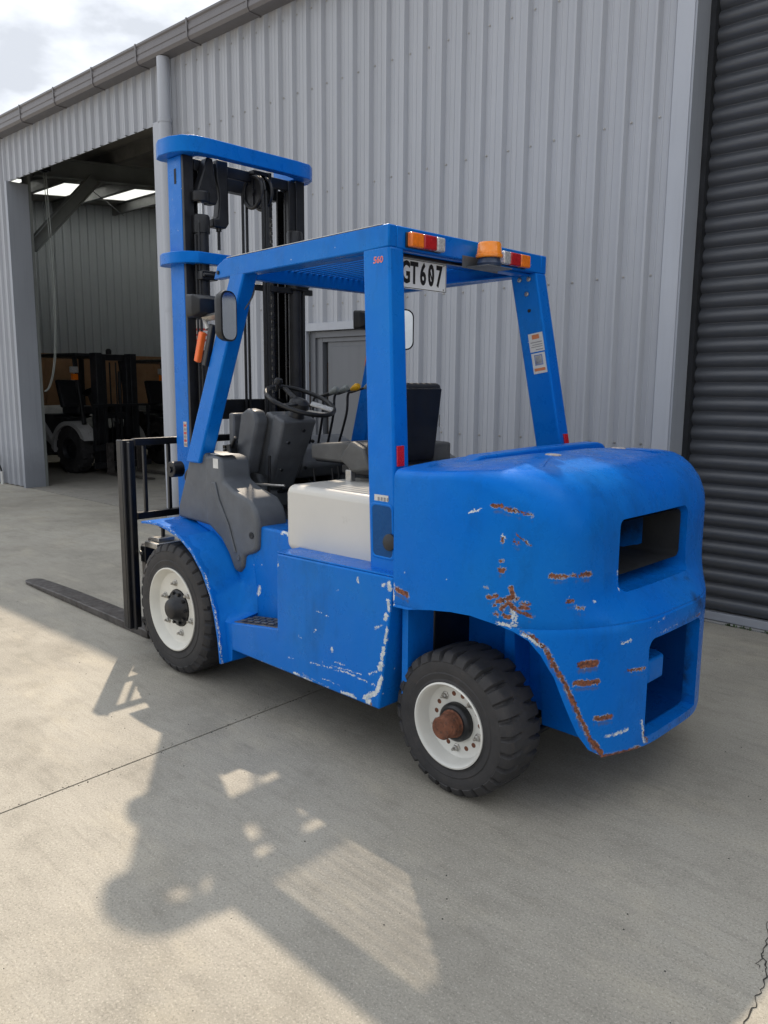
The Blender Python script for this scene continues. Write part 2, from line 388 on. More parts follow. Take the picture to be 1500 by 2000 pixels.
# ================================================================== THE YARD
WA = .039
ew = Vector((cos(WA), sin(WA), 0)); nw = Vector((-sin(WA), cos(WA), 0))
W0 = nw*(-2.1512)
def wl(u, d, z=0): p = ew*u+W0+nw*d; return (p.x, p.y, z)

g0 = part('ground', box(-80, 80, -80, 80, -.6, -.03), 'joint', kind='structure')
# slabs of the yard, cut by a thin joint that runs towards the shed
JW = .0038
def jx(y): return 1.146-.0527*(y-.398)
ya, yb = 60, -1.995
slabA = part('concrete_slab', prism([(jx(ya)+JW, ya), (60, ya), (60, -2.151+2.34+.0-.05), wl(10.6, -.02)[:2], (jx(yb)+JW, W0.y+.02+.0455)], 2, -.12, 0), 'concrete', g0)
slabB = part('concrete_slab', prism([(-50, ya), (jx(ya)-JW, ya), (jx(yb)-JW, W0.y+.0455-.0), (.43, wl(.43, -.02)[1]), (.43, wl(.43, -.16)[1]), (-50, wl(-50, -.16)[1])], 2, -.12, 0), 'concrete', g0)
thr = part('threshold_strip', prism([wl(-6, -.50)[:2], wl(.42, -.50)[:2], wl(.42, -.172)[:2], wl(-6, -.172)[:2]], 2, -.12, .004), 'concrete_edge', g0)
floor_in = part('shed_floor', prism([wl(-8, -14)[:2], wl(16, -14)[:2], wl(16, -.045)[:2], wl(.43, -.045)[:2], wl(.43, -.52)[:2], wl(-8, -.52)[:2]], 2, -.12, .002), 'concrete_in', g0)
# cracks
def crack(pts, w):
    P = [Vector((x, y, .0025)) for x, y in pts]; Q = []
    for i in range(len(P)-1):
        for k in range(5):
            q = P[i].lerp(P[i+1], k/5); q.x += random.uniform(-.006, .006); q.y += random.uniform(-.006, .006); Q.append(q)
    Q.append(P[-1]); V = []; F = []
    for i, q in enumerate(Q):
        d = (Q[min(i+1, len(Q)-1)]-Q[max(i-1, 0)]).normalized(); s = Vector((-d.y, d.x, 0))*w*random.uniform(.3, 1)*.5
        V += [q-s-Vector((0, 0, .001)), q+s-Vector((0, 0, .001)), q]
        if i: a = 3*i; F += [(a-3, a-1, a+2, a), (a-1, a-2, a+1, a+2)]
    return V, F
part('crack', crack([(-1.16, .60), (-1.183, .665), (-1.205, .756), (-1.23, .804), (-1.249, .879), (-1.25, .928), (-1.259, .98), (-1.262, 1.06), (-1.30, 1.2)], .0045), 'joint', g0)
part('crack', crack([(-1.205, .756), (-1.20, .793), (-1.215, .81)], .003), 'joint', g0)
# loose grit on the yard
gv, gf = [], []
for i in range(900):
    x, y = random.uniform(-1.6, 7), random.uniform(-1.9, 2.6); r = random.choice([.0012, .0016, .002, .003]); n_ = len(gv)
    if random.random() < .35: x = jx(y)+random.uniform(-.03, .03)
    gv += [(x-r, y-r*.6, 0), (x+r*.8, y-r, 0), (x+r, y+r*.7, 0), (x-r*.7, y+r, 0), (x, y, r*1.1)]; gf += [(n_, n_+1, n_+4), (n_+1, n_+2, n_+4), (n_+2, n_+3, n_+4), (n_+3, n_, n_+4)]
me = bpy.data.meshes.new('grit'); me.from_pydata(gv, [], gf); o = link('grit', me, 'joint', None, kind='stuff'); o['label'] = 'loose dark grit scattered over the concrete yard'
# small weeds in the joint before the roller door
wv, wf = [], []
for i in range(90):
    u = random.choice([random.uniform(-.14, .02), random.uniform(-.5, -.2)]); p = Vector(wl(u, -.165+random.uniform(-.008, .008), 0))
    a = random.uniform(0, 6.28); h = random.uniform(.006, .018); w_ = .004; d = Vector((cos(a), sin(a), 0))
    n_ = len(wv); wv += [p-d*w_, p+d*w_, p+d*w_*1.2+Vector((d.y, -d.x, 0))*h*.7+Vector((0, 0, h)), p-d*w_*.2+Vector((d.y, -d.x, 0))*h*.9+Vector((0, 0, h*1.1))]; wf.append((n_, n_+1, n_+2, n_+3))
me = bpy.data.meshes.new('weeds'); me.from_pydata(wv, [], wf); o = link('weeds', me, 'weed', None, kind='stuff'); o['label'] = 'small green weeds in the concrete joint before the roller door'

# ================================================================== THE SHED
shed = empty('shed', 'long grey corrugated steel shed with a gutter and open vehicle bay', 'shed', tuple(W0), WA)
# local frame: x = u along the wall, y = d outward, z up
PITCH_R = .19
def rib_profile(npitch=4, depth=.036):
    out = []
    for k in range(npitch):
        s = k*PITCH_R
        out += [(s, 0), (s+.034, 0), (s+.038, .003), (s+.046, .003), (s+.050, 0), (s+.078, 0), (s+.082, .003), (s+.090, .003), (s+.094, 0), (s+.124, 0), (s+.142, depth), (s+.158, depth), (s+.176, 0)]
    out.append((npitch*PITCH_R, 0)); return out
def sheet_mesh(name, z0, z1, depth=.036, n=4):
    pr_ = rib_profile(n, depth); V = []; F = []
    for z in (z0, z1): V += [(s, d, z) for s, d in pr_]
    k = len(pr_)
    F = [(i, i+1, k+i+1, k+i) for i in range(k-1)]
    # folded return so the sheet has thickness
    for z in (z0, z1): V += [(s, d-.0015, z) for s, d in pr_]
    F += [(2*k+i+1, 2*k+i, 3*k+i, 3*k+i+1) for i in range(k-1)]
    F += [(i+1, i, 2*k+i, 2*k+i+1) for i in range(k-1)]
    me = bpy.data.meshes.new(name); me.from_pydata(V, [], F); me.update(); return me
ZT = 4.93
SW = 4*PITCH_R
def sheets(me, u0, u1, m, yoff=0, parent=shed):
    u = u0
    while u < u1-.02:
        o = link('cladding_sheet', me, m, parent); o.location = (u, yoff, 0); u += SW
full_sheet = sheet_mesh('cladding_full', .015, ZT)
above_door = sheet_mesh('cladding_over_door', 2.10, ZT)
# main wall between the roller door and the open bay: u .50 .. 6.10 with the door hole between 2.98 and 4.0
sheets(full_sheet, .50, 2.78, 'clad')                  # three sheets .50-2.78
s1 = sheet_mesh('cladding_narrow', .015, ZT, n=1)
o = link('cladding_sheet', s1, 'clad', shed); o.location = (2.78, 0, 0)
s5 = sheet_mesh('cladding_over_door', 2.10, ZT, n=6)
o = link('cladding_sheet', s5, 'clad', shed); o.location = (2.97, 0, 0)
s6 = sheet_mesh('cladding_beside_door', .015, 2.099, n=1); o = link('cladding_sheet', s6, 'clad', shed); o.location = (3.92, 0, 0)
sheets(full_sheet, 4.11, 5.6, 'clad')
s2 = sheet_mesh('cladding_narrow', .015, ZT, n=2); o = link('cladding_sheet', s2, 'clad', shed); o.location = (5.63, 0, 0)
o = link('cladding_sheet', s1, 'clad', shed); o.location = (6.01, 0, 0)
# lintel above the bay, wall beyond it
lint = sheet_mesh('cladding_lintel', 4.33, ZT)
sheets(lint, 6.20, 10.1, 'clad', .002)
sheets(full_sheet, 10.14, 18, 'clad')
# above roller door
dl = sheet_mesh('cladding_over_roller', 4.45, ZT)
sheets(dl, -6.3, .4, 'clad', 0)
# flashings and reveals
part('corner_flashing', join(box(.41, .52, .003, .034, 0, ZT), box(.41, .414, -.31, .003, 0, ZT)), 'clad_trim', shed)
part('door_reveal', box(.395, .409, -.32, .030, 0, 4.45), 'reveal', shed)
part('bay_flashing', join(box(6.085, 6.345, .004, .036, 0, 4.345), box(6.335, 6.349, -.27, .003, 0, 4.33)), 'clad_trim', shed)
part('bay_reveal', join(box(10.095, 10.118, -.27, .036, 0, 4.34), box(10.118, 10.16, .031, .036, 0, 4.34)), 'reveal', shed)
part('bay_column', box(10.10, 10.30, -.315, -.275, 0, 4.86), 'steel_paint', shed)
part('bay_header', box(6.35, 10.6, -.07, -.01, 4.36, 4.56), 'steel_paint', shed)
part('roller_header', box(-6.3, .394, -.32, -.02, 4.44, 4.452), 'reveal', shed)
# screws on the sheets
screw = vf('screw', lathe([(.0001, .009), (.004, .009), (.006, .006), (.006, .003), (.009, .0025), (.009, 0)], (0, 0, 0), (0, 1, 0), 6))
for z in (1.18, 2.28, 3.25, 4.145, 4.80):
    for k in range(int((6.0-.5)/PITCH_R)):
        u = .50+k*PITCH_R+.108
        if 2.95 < u < 4.0 and z < 2.12: continue
        if z < 1.3 and u > 3: continue
        o = link('screw', screw, 'zinc', shed); o.location = (u, .001, z+random.uniform(-.004, .004)); o.data = screw
# gutter
gp = [(.035, 4.90), (.17, 4.90), (.19, 4.93), (.19, 4.965), (.184, 4.97), (.184, 4.985), (.19, 4.99), (.19, 5.035), (.182, 5.045), (.182, 5.06), (.196, 5.075), (.196, 5.095), (.185, 5.095), (.175, 4.94), (.16, 4.92), (.05, 4.92), (.05, 5.08), (.035, 5.08)]
gut = part('gutter', prism(gp, 0, -6.3, 19), 'gutter', shed)
brk = vf('gutter_bracket', prism([(.032, 4.892), (.175, 4.892), (.198, 4.925), (.203, 5.10), (.197, 5.10), (.191, 4.93), (.172, 4.899), (.032, 4.899)], 0, -.011, .011))
for k in range(-7, 15):
    o = link('gutter_bracket', brk, 'gutter', gut); o.location = (6.37+.94*k, 0, 0)
part('downpipe', lathe([(.066, 0), (.066, 4.5), (.066, 4.895)], (5.985, .115, 0), (0, 0, 1), 24), 'clad_trim', shed, smooth=True)
part('pipe_clamp', lathe([(.068, -.02), (.071, -.02), (.071, .02), (.068, .02)], (5.985, .115, 4.28), (0, 0, 1), 24), 'clad_trim', shed)
part('pipe_clamp', lathe([(.068, -.02), (.071, -.02), (.071, .02), (.068, .02)], (5.985, .115, 2.35), (0, 0, 1), 24), 'clad_trim', shed)
# roller door: every slat an object
rd = part('roller_door', join(box(.36, .394, -.30, -.17, 0, 4.43), box(-6.4, .36, -.25, -.235, .05, .055)), 'dark_recess', shed)
sp = []
for k in range(9):
    a = k/8; sp.append((-.232+.024*sin(pi*min(1, a*1.0))**.8, .004+.078*a))
sp += [(-.236, .086), (-.240, .090), (-.240, .0955), (-.246, .0955), (-.246, 0), (-.236, 0)]
slat = vf('roller_slat', prism(sp, 0, -6.35, .358))
for p in slat.polygons: p.use_smooth = len(p.vertices) == 4
try: slat.set_sharp_from_angle(angle=radians(30))
except Exception: pass
for k in range(46):
    o = link('roller_slat', slat, 'slat', rd); o.location = (0, 0, .075+k*.0951)
br = part('bottom_rail', join(box(-6.35, .358, -.262, -.205, .008, .062), box(-6.35, .358, -.272, -.264, .0, .03)), 'clad_trim', rd, bevel=.003)
# personnel door
pdoor = part('personnel_door', join(box(3.05, 3.70, -.075, -.05, .03, 1.945)), 'door_grey', shed, bevel=.002)
part('door_trim', join(box(3.905, 3.995, .0, .038, 0, 2.045), box(2.95, 3.995, .0, .038, 2.046, 2.115), box(2.95, 3.0, 0, .038, 0, 2.045)), 'clad_trim', pdoor)
part('door_frame', join(box(3.835, 3.904, -.09, -.012, 0, 2.04), box(3.0, 3.834, -.09, -.012, 1.985, 2.04)), 'door_frame', pdoor, bevel=.003)
part('door_frame', join(box(3.76, 3.834, -.10, -.035, 0, 1.984), box(3.0, 3.759, -.10, -.035, 1.945, 1.984)), 'door_frame', pdoor, bevel=.003)
part('door_panel', prism(rrect(3.10, 3.66, .12, 1.90, .012), 1, -.049, -.043), 'door_grey', pdoor, bevel=.002)
part('door_handle', join(lathe([(.012, 0), (.012, .05)], (3.12, -.05, 1.0), (0, 1, 0), 10), box(3.11, 3.23, -.008, .006, .99, 1.012)), 'zinc', pdoor)
# roof, purlins, frames inside
def roofz(d): return 4.95-.1*d
cells = [(-6.3, 13.15), (14.50, 15.3)]
for a, b in cells:
    part('roof_sheet', hexa([(a, -.02, roofz(0)+.02), (b, -.02, roofz(0)+.02), (b, -14, roofz(-14)+.02), (a, -14, roofz(-14)+.02), (a, -.02, roofz(0)+.05), (b, -.02, roofz(0)+.05), (b, -14, roofz(-14)+.05), (a, -14, roofz(-14)+.05)]), 'roof_sheet', shed)
for d in (-1.2, -3.75, -4.0):
    pass
part('skylight', hexa([(13.15, -1.4, roofz(-1.4)+.03), (14.50, -1.4, roofz(-1.4)+.03), (14.50, -9, roofz(-9)+.03), (13.15, -9, roofz(-9)+.03), (13.15, -1.4, roofz(-1.4)+.034), (14.50, -1.4, roofz(-1.4)+.034), (14.50, -9, roofz(-9)+.034), (13.15, -9, roofz(-9)+.034)]), 'skylight', shed)
part('roof_sheet', hexa([(13.15, -.02, roofz(0)+.02), (14.50, -.02, roofz(0)+.02), (14.50, -1.4, roofz(-1.4)+.02), (13.15, -1.4, roofz(-1.4)+.02), (13.15, -.02, roofz(0)+.05), (14.50, -.02, roofz(0)+.05), (14.50, -1.4, roofz(-1.4)+.05), (13.15, -1.4, roofz(-1.4)+.05)]), 'roof_sheet', shed)
part('roof_sheet', hexa([(13.15, -9, roofz(-9)+.02), (14.50, -9, roofz(-9)+.02), (14.50, -14, roofz(-14)+.02), (13.15, -14, roofz(-14)+.02), (13.15, -9, roofz(-9)+.05), (14.50, -9, roofz(-9)+.05), (14.50, -14, roofz(-14)+.05), (13.15, -14, roofz(-14)+.05)]), 'roof_sheet', shed)
for d in (-.5, -1.75, -3.1, -4.45, -5.8, -7.2, -8.6, -10, -11.4):
    z = roofz(d)+.018
    part('purlin', join(box(-6, 15.2, d-.008, d+.008, z-.20, z), box(-6, 15.2, d, d+.07, z-.008, z), box(-6, 15.2, d-.07, d, z-.20, z-.192)), 'purlin', shed)
def ibeam(a, b, h, w, t_=.012):
    a = Vector(a); b = Vector(b); d = (b-a).normalized(); side = Vector((1, 0, 0)); v = side.cross(d)
    def bar(ca, cb, sx, sy): return beam(ca, cb, sx, sy)
    return join(beam(a, b, t_, h-2*t_), beam(a+v*(h/2-t_/2), b+v*(h/2-t_/2), w, t_), beam(a-v*(h/2-t_/2), b-v*(h/2-t_/2), w, t_))
for u in (10.30, 4.6):
    part('rafter', ibeam((u, -.45, roofz(-.45)-.34), (u, -12, roofz(-12)-.34), .27, .16), 'steel_paint', shed)
part('knee_brace', ibeam((10.2, -.32, 3.50), (10.2, -1.35, 4.62), .17, .15), 'steel_paint', shed)
part('tie_rod', tube([(10.5, -1.3, 4.62), (14.6, -4.4, 5.12)], .008, 6), 'dark_steel', shed)
# gable wall at the far end, sheets as parts, plywood lining below
gz = roofz(-3)-.3
esheet = {}
for k in range(16):
    d1 = -.30-k*SW
    me = bpy.data.meshes.new('end_sheet'); P = rib_profile(4, .030); zt = roofz(d1-SW)+.02
    V = [(15.2-dd, d1-s, z) for z in (.02, zt) for s, dd in P]; K = len(P)
    me.from_pydata(V, [], [(i, i+1, K+i+1, K+i) for i in range(K-1)]); me.update()
    link('end_wall_sheet', me, 'clad_in', shed)
for k in range(11):
    d1 = -.30-k*1.2
    part('plywood_sheet', box(15.08, 15.105, d1-1.194, d1, .04, 2.16), 'wood_ply', shed)
part('end_wall_outer', box(15.26, 15.30, -14, -.03, 0, 4.9), 'clad', shed)
part('back_wall', box(-6.3, 15.3, -14.05, -14.0, 0, 6.3), 'clad_in', shed)
part('side_wall', box(-6.35, -6.31, -14.0, -.03, 0, 4.9), 'clad_in', shed)
# door chain hanging in the bay
ch = spline([(9.9, -.45, 4.62), (9.88, -.45, 4.2), (9.86, -.46, 3.6), (9.85, -.46, 2.9), (9.87, -.45, 2.2), (9.92, -.42, 1.75), (10.0, -.38, 1.50), (10.05, -.33, 1.42)], 10)
o = part('hoist_rope', join(tube(ch, .008, 6), tube([p+Vector((.03*min(1, max(0, (p.z-2)/2)), .02, 0)) for p in ch], .006, 6)), 'grey_knob'); o.matrix_world = shed.matrix_basis.copy()
o.location = W0; o.rotation_euler = (0, 0, WA); o['label'] = 'pale looped door rope hanging inside the open bay by the jamb'; o['category'] = 'rope'
pb = part('chain_hoist', join(box(9.84, 9.96, -.5, -.36, 4.52, 4.66), lathe([(.06, -.02), (.06, .02)], (9.9, -.43, 4.56), (1, 0, 0), 14)), 'black_steel', None)
pb.location = W0; pb.rotation_euler = (0, 0, WA); pb['label'] = 'small dark pulley box fixed under the bay header'; pb['category'] = 'pulley'
# service conduit at the far left of the wall
cd = empty('service_pipe', 'white stub pipe with dark looped cable low on the wall at far left', 'pipe', tuple(W0), WA)
part('pipe', tube([(10.83, .07, 0), (10.83, .07, .20)], .022, 12), 'sticker', cd, smooth=True)
part('cable', tube(spline([(10.83, .07, .19), (10.84, .09, .28), (10.92, .10, .38), (11.05, .08, .44), (11.25, .05, .47)], 6), .014, 8), 'hose', cd, smooth=True)

# ================================================================== PARKED FORKLIFTS IN THE SHED
def wheel(parent, name, x, yo, R_, w, rr, tyre, rimm, dish, hub, side=1, nseg=192, lugs=26, n_nut=6, gdepth=.016):
    """wheel whose outer face is at y=yo (side=+1 faces +y)"""
    s = side; prof = []
    # (radius factor, y inward from the outer face, groove weight)
    T = [(rr, .006, 0), (rr+.006, .001, 0), (rr+.014, .004, 0), (rr+(R_-rr)*.30, -.004+.004, 0), (rr+(R_-rr)*.34, .003, 0), (rr+(R_-rr)*.52, .0, 0), (rr+(R_-rr)*.68, .004, 0),
         (rr+(R_-rr)*.705, .001, .4), (R_*.955, .010, 1), (R_*.985, .020, 1), (R_*.998, .034, 1), (R_, w*.22, 1), (R_, w*.34, 1), (R_, w*.40, .5), (R_, w*.5, 0)]
    T = T+[(r, w-y, g) for r, y, g in T[-2::-1]]
    rings = []
    for k in range(nseg):
        a = 2*pi*k/nseg; ring = []
        for r, y, g in T:
            ph = (a/(2*pi)*lugs+(.25*(y/w) if y < w/2 else .25*(1-y/w)+.5)) % 1
            gg = 1 if ph < .20 else 0
            rad = r-g*gg*gdepth*(1 if y > .012 else .75)
            yy = y+(g*gg*.010 if y < .03 else 0)-(g*gg*.010 if y > w-.03 else 0)
            ring.append((x+rad*cos(a), yo-s*yy, R_+rad*sin(a)))
        rings.append(ring)
    n = len(T); V = [p for r in rings for p in r]; F = []
    for k in range(nseg):
        k2 = (k+1) % nseg
        for i in range(n-1): F.append((k*n+i, k2*n+i, k2*n+i+1, k*n+i+1))
    tme = vf(name, (V, F)); tme.materials.append(M[tyre])
    for p in tme.polygons: p.use_smooth = True
    try: tme.set_sharp_from_angle(angle=radians(28))
    except Exception: pass
    wo_ = link(name, tme, None, parent)
    c_ = (x, yo, R_); ax = (0, -s, 0)
    prof = [(rr+.003, w-.02), (rr+.001, .012), (rr+.002, -.002), (rr-.004, -.004), (rr-.010, .003), (rr*.93, .012), (rr*.90, dish*.55), (rr*.86, dish*.9), (rr*.80, dish), (rr*.46, dish), (rr*.44, dish+.02), (.001, dish+.02)]
    part('rim', lathe(prof, c_, ax, 64), rimm, wo_, smooth=True)
    return wo_, c_, ax, dish, rr

def parked_truck(loc, rz, label, body, mast_text=None, ht=2.05):
    T = empty('forklift_truck', label, 'forklift', loc, rz, 'forklifts parked inside the shed')
    # faces +x locally, wheel centre x=0
    part('chassis', join(prism([(-1.55, .28), (.05, .28), (.10, .75), (-.15, .95), (-.55, .95), (-.6, 1.0), (-1.5, 1.0)], 1, -.5, .5)), 'black_plastic', T, bevel=.02)
    part('counterweight', prism([(-2.05, .25), (-1.2, .25), (-1.2, .55), (-.85, .55), (-.62, .42), (-.55, .55), (-1.15, 1.12), (-1.9, 1.12), (-2.1, .9)], 1, -.56, .56), body, T, bevel=.05, seg=3)
    arc = [(.52*cos(a), .42+.48*sin(a)) for a in [radians(d_) for d_ in range(20, 190, 10)]]+[(.44*cos(a), .42+.41*sin(a)) for a in [radians(d_) for d_ in range(190, 20, -10)]]
    part('fender', prism(arc, 1, .36, .62), body, T); part('fender', prism(arc, 1, -.62, -.36), body, T)
    part('overhead_guard', join(box(-1.25, .15, -.5, .5, ht-.06, ht), beam((-.95-.25, .48, 1.0), (-1.15, .46, ht-.06), .09, .07), beam((-1.2, -.48, 1.0), (-1.15, -.46, ht-.06), .09, .07),
         beam((.28, .47, .85), (.05, .45, ht-.06), .07, .06), beam((.28, -.47, .85), (.05, -.45, ht-.06), .07, .06)), 'black_plastic', T, bevel=.012)
    part('seat', join(box(-.75, -.25, -.24, .24, 1.0, 1.14), hexa([(-.80, -.24, 1.1), (-.68, -.24, 1.1), (-.68, .24, 1.1), (-.80, .24, 1.1), (-.98, -.22, 1.6), (-.88, -.22, 1.6), (-.88, .22, 1.6), (-.98, .22, 1.6)])), 'vinyl', T, bevel=.03)
    part('steering_column', join(beam((.12, .0, .9), (-.12, 0, 1.35), .12, .16), lathe([(.17, -.012), (.19, 0), (.17, .012), (.15, 0)], (-.14, 0, 1.40), (-.5, 0, 1), 20)), 'black_plastic', T)
    mt = part('mast', join(box(.42, .60, .28, .40, .10, ht), box(.42, .60, -.40, -.28, .10, ht), box(.44, .58, .20, .27, .12, ht-.05), box(.44, .58, -.27, -.20, .12, ht-.05), box(.43, .52, -.40, .40, ht-.12, ht-.02), box(.43, .5, -.3, .3, .95, 1.05)), 'dark_steel', T, bevel=.006)
    part('hydraulic_hose', join(tube([(.48, .06, .4), (.48, .06, ht-.15)], .014, 6), tube([(.48, -.06, .4), (.48, -.06, ht-.15)], .014, 6), tube([(.47, .13, .2), (.47, .13, ht-.3)], .03, 8)), 'hose', T)
    part('load_backrest', join(*[box(.66, .70, y-.02, y+.02, .5, 1.2) for y in (-.54, -.32, -.1, .1, .32, .54)], box(.66, .70, -.56, .56, 1.16, 1.2), box(.64, .70, -.56, .56, .42, .52), box(.64, .70, -.56, .56, .12, .22)), 'dark_steel', T)
    for y in (-.30, .30):
        part('fork', join(box(.71, .75, y-.06, y+.06, .02, .55), hexa([(.71, y-.06, .02), (1.85, y-.05, .02), (1.85, y+.05, .02), (.71, y+.06, .02), (.71, y-.06, .06), (1.85, y-.05, .03), (1.85, y+.05, .03), (.71, y+.06, .06)])), 'fork_steel', T)
    for sy in (1, -1):
        wheel(T, 'front_wheel', 0, sy*.60, .42, .24, .20, 'tyre', 'dark_steel', .06, .05, sy, 96, 14, gdepth=.03)
        wheel(T, 'rear_wheel', -1.6, sy*.52, .28, .18, .13, 'tyre', 'dark_steel', .04, .05, sy, 96, 16)
        part('work_lamp', join(box(.10, .17, sy*.52-.06, sy*.52+.06, 1.72, 1.82), tube([(.1, sy*.5, 1.70), (.14, sy*.52, 1.74)], .012, 6)), 'clear_lens', T)
        part('indicator', box(.12, .17, sy*.52-.05, sy*.52+.05, 1.60, 1.70), 'orange_lens', T)
    part('beacon', lathe([(.05, 0), (.05, .07), (.03, .10), (.001, .105)], (-.05, .3, ht), (0, 0, 1), 14), 'black_plastic', T)
    part('stripe', box(-1.5, -1.02, .563, .567, .50, .66), 'ink_red', T)
    if mast_text: text('lettering', mast_text, .085, (.41, .34, 1.5), (0, 0, 1), (-1, 0, 0), 'grey_knob', T)
    return T
P1 = wl(11.55, -1.95)
parked_truck((P1[0], P1[1], 0), WA+pi+.10, 'dark forklift with white counterweight and big tyre just inside the bay', 'truck_white')
P2 = wl(11.9, -3.9)
pk2 = parked_truck((P2[0], P2[1], 0), WA+pi+.02, 'dark forklift parked deeper in the shed with lettering on its mast', 'dark_steel', None, 2.0)
text('lettering', 'TOYOTA', .10, (.605, .34, 1.45), (0, 0, -1), (1, 0, 0), 'sticker', pk2)

# ================================================================== THE BLUE FORKLIFT
FL = empty('forklift_truck', 'large blue worn forklift with white hood panel standing on the sunlit yard', 'forklift')

# ---- paint with the marks each panel carries
M['blue_cw'] = paint('blue_counterweight_paint', seed=1, rough=.30, rust=[
    ((-.20, .71, 1.155), (-.225, .70, 1.157), .006), ((-.24, .70, 1.15), (-.32, .65, 1.13), .005), ((-.235, .70, 1.04), (-.235, .70, 1.03), .004), ((-.275, .685, 1.035), (-.285, .68, 1.03), .006), ((-.28, .68, 1.06), (-.32, .65, 1.02), .0025),
    ((-.23, .70, .93), (-.24, .70, .93), .008), ((-.23, .70, .96), (-.23, .70, .96), .005), ((-.38, .61, .917), (-.46, .44, .912), .0075), ((-.19, .71, .825), (-.215, .70, .835), .007), ((-.255, .69, .828), (-.275, .68, .835), .008), ((-.30, .67, .818), (-.325, .655, .812), .005), ((-.175, .71, .86), (-.185, .71, .862), .003), ((-.21, .70, .80), (-.212, .70, .80), .005),
    ((-.268, .68, .868), (-.272, .68, .845), .008), ((-.262, .685, .81), (-.28, .68, .795), .009), ((-.225, .70, .815), (-.24, .695, .82), .007), ((-.30, .67, .80), (-.32, .66, .80), .008), ((-.215, .70, .765), (-.225, .70, .76), .006), ((-.285, .68, .83), (-.286, .68, .83), .007), ((-.235, .695, .785), (-.25, .69, .805), .006), ((-.29, .675, .785), (-.335, .645, .770), .006), ((-.245, .69, .765), (-.26, .685, .76), .008), ((-.42, .56, .825), (-.43, .54, .825), .008), ((-.44, .53, .80), (-.455, .50, .795), .009),
    ((-.452, .51, .590), (-.48, .46, .592), .013), ((-.44, .52, .522), (-.49, .45, .52), .008), ((-.492, .45, .382), (-.52, .39, .38), .010), ((-.54, .34, .545), (-.56, .24, .54), .004),
    ((-.30, .67, .715), (-.34, .635, .69), .005), ((-.34, .635, .69), (-.375, .61, .65), .005), ((-.375, .61, .65), (-.39, .59, .59), .008), ((-.39, .59, .60), (-.42, .55, .52), .0065), ((-.42, .55, .52), (-.45, .51, .41), .007), ((-.45, .51, .41), (-.48, .46, .30), .0065), ((-.48, .46, .30), (-.505, .42, .24), .010),
    ((-.505, .42, .228), (-.57, .24, .228), .007), ((-.575, .20, .24), (-.575, .23, .29), .007), ((.22, .75, .785), (.165, .75, .77), .009), ((-.565, -.10, .655), (-.57, -.21, .66), .003)],
  white=[((-.11, .73, 1.122), (-.15, .725, 1.138), .004), ((-.32, .66, 1.172), (-.43, .54, 1.18), .0020), ((-.41, .57, 1.275), (-.413, .57, 1.235), .008), ((-.275, .69, .80), (-.28, .68, .735), .014), ((-.22, .70, .735), (-.30, .67, .722), .008), ((-.31, .66, .705), (-.36, .62, .665), .009),
    ((-.505, .40, .305), (-.54, .31, .315), .007), ((-.44, .50, .29), (-.50, .43, .225), .006), ((-.235, .70, 1.05), (-.24, .70, 1.045), .006), ((-.525, .36, .655), (-.545, .32, .66), .0035), ((-.56, .22, .69), (-.57, .12, .71), .0022), ((-.565, .24, .33), (-.57, .22, .245), .006), ((-.46, .29, .90), (-.47, .29, .83), .003), ((-.57, .15, .655), (-.57, .02, .665), .003), ((.235, .751, .80), (.238, .751, .72), .004), ((-.44, .49, .455), (-.455, .48, .44), .002), ((-.45, .45, .81), (-.46, .44, .81), .003), ((-.40, .57, 1.33), (-.36, .45, 1.33), .002)],
  soot_shade=[((-.47, -.225, .32), (-.47, -.225, .60), .075), ((-.30, .1, .35), (-.30, -.15, .58), .13), ((-.40, -.285, .90), (-.40, -.285, 1.05), .035), ((-.30, -.245, 1.02), (-.12, -.245, .93), .085), ((-.33, .0, .45), (-.33, -.12, .50), .11), ((-.33, -.19, .60), (-.42, -.22, .60), .07), ((-.40, .15, .62), (-.40, -.15, .62), .03), ((-.58, -.17, .73), (-.57, -.24, .68), .05), ((-.50, -.22, .79), (-.5, -.1, .81), .01), ((-.575, .05, .655), (-.575, -.2, .66), .02), ((-.575, -.21, .25), (-.575, .1, .235), .014)])  # soot on the outer face; painted shade inside window and pocket
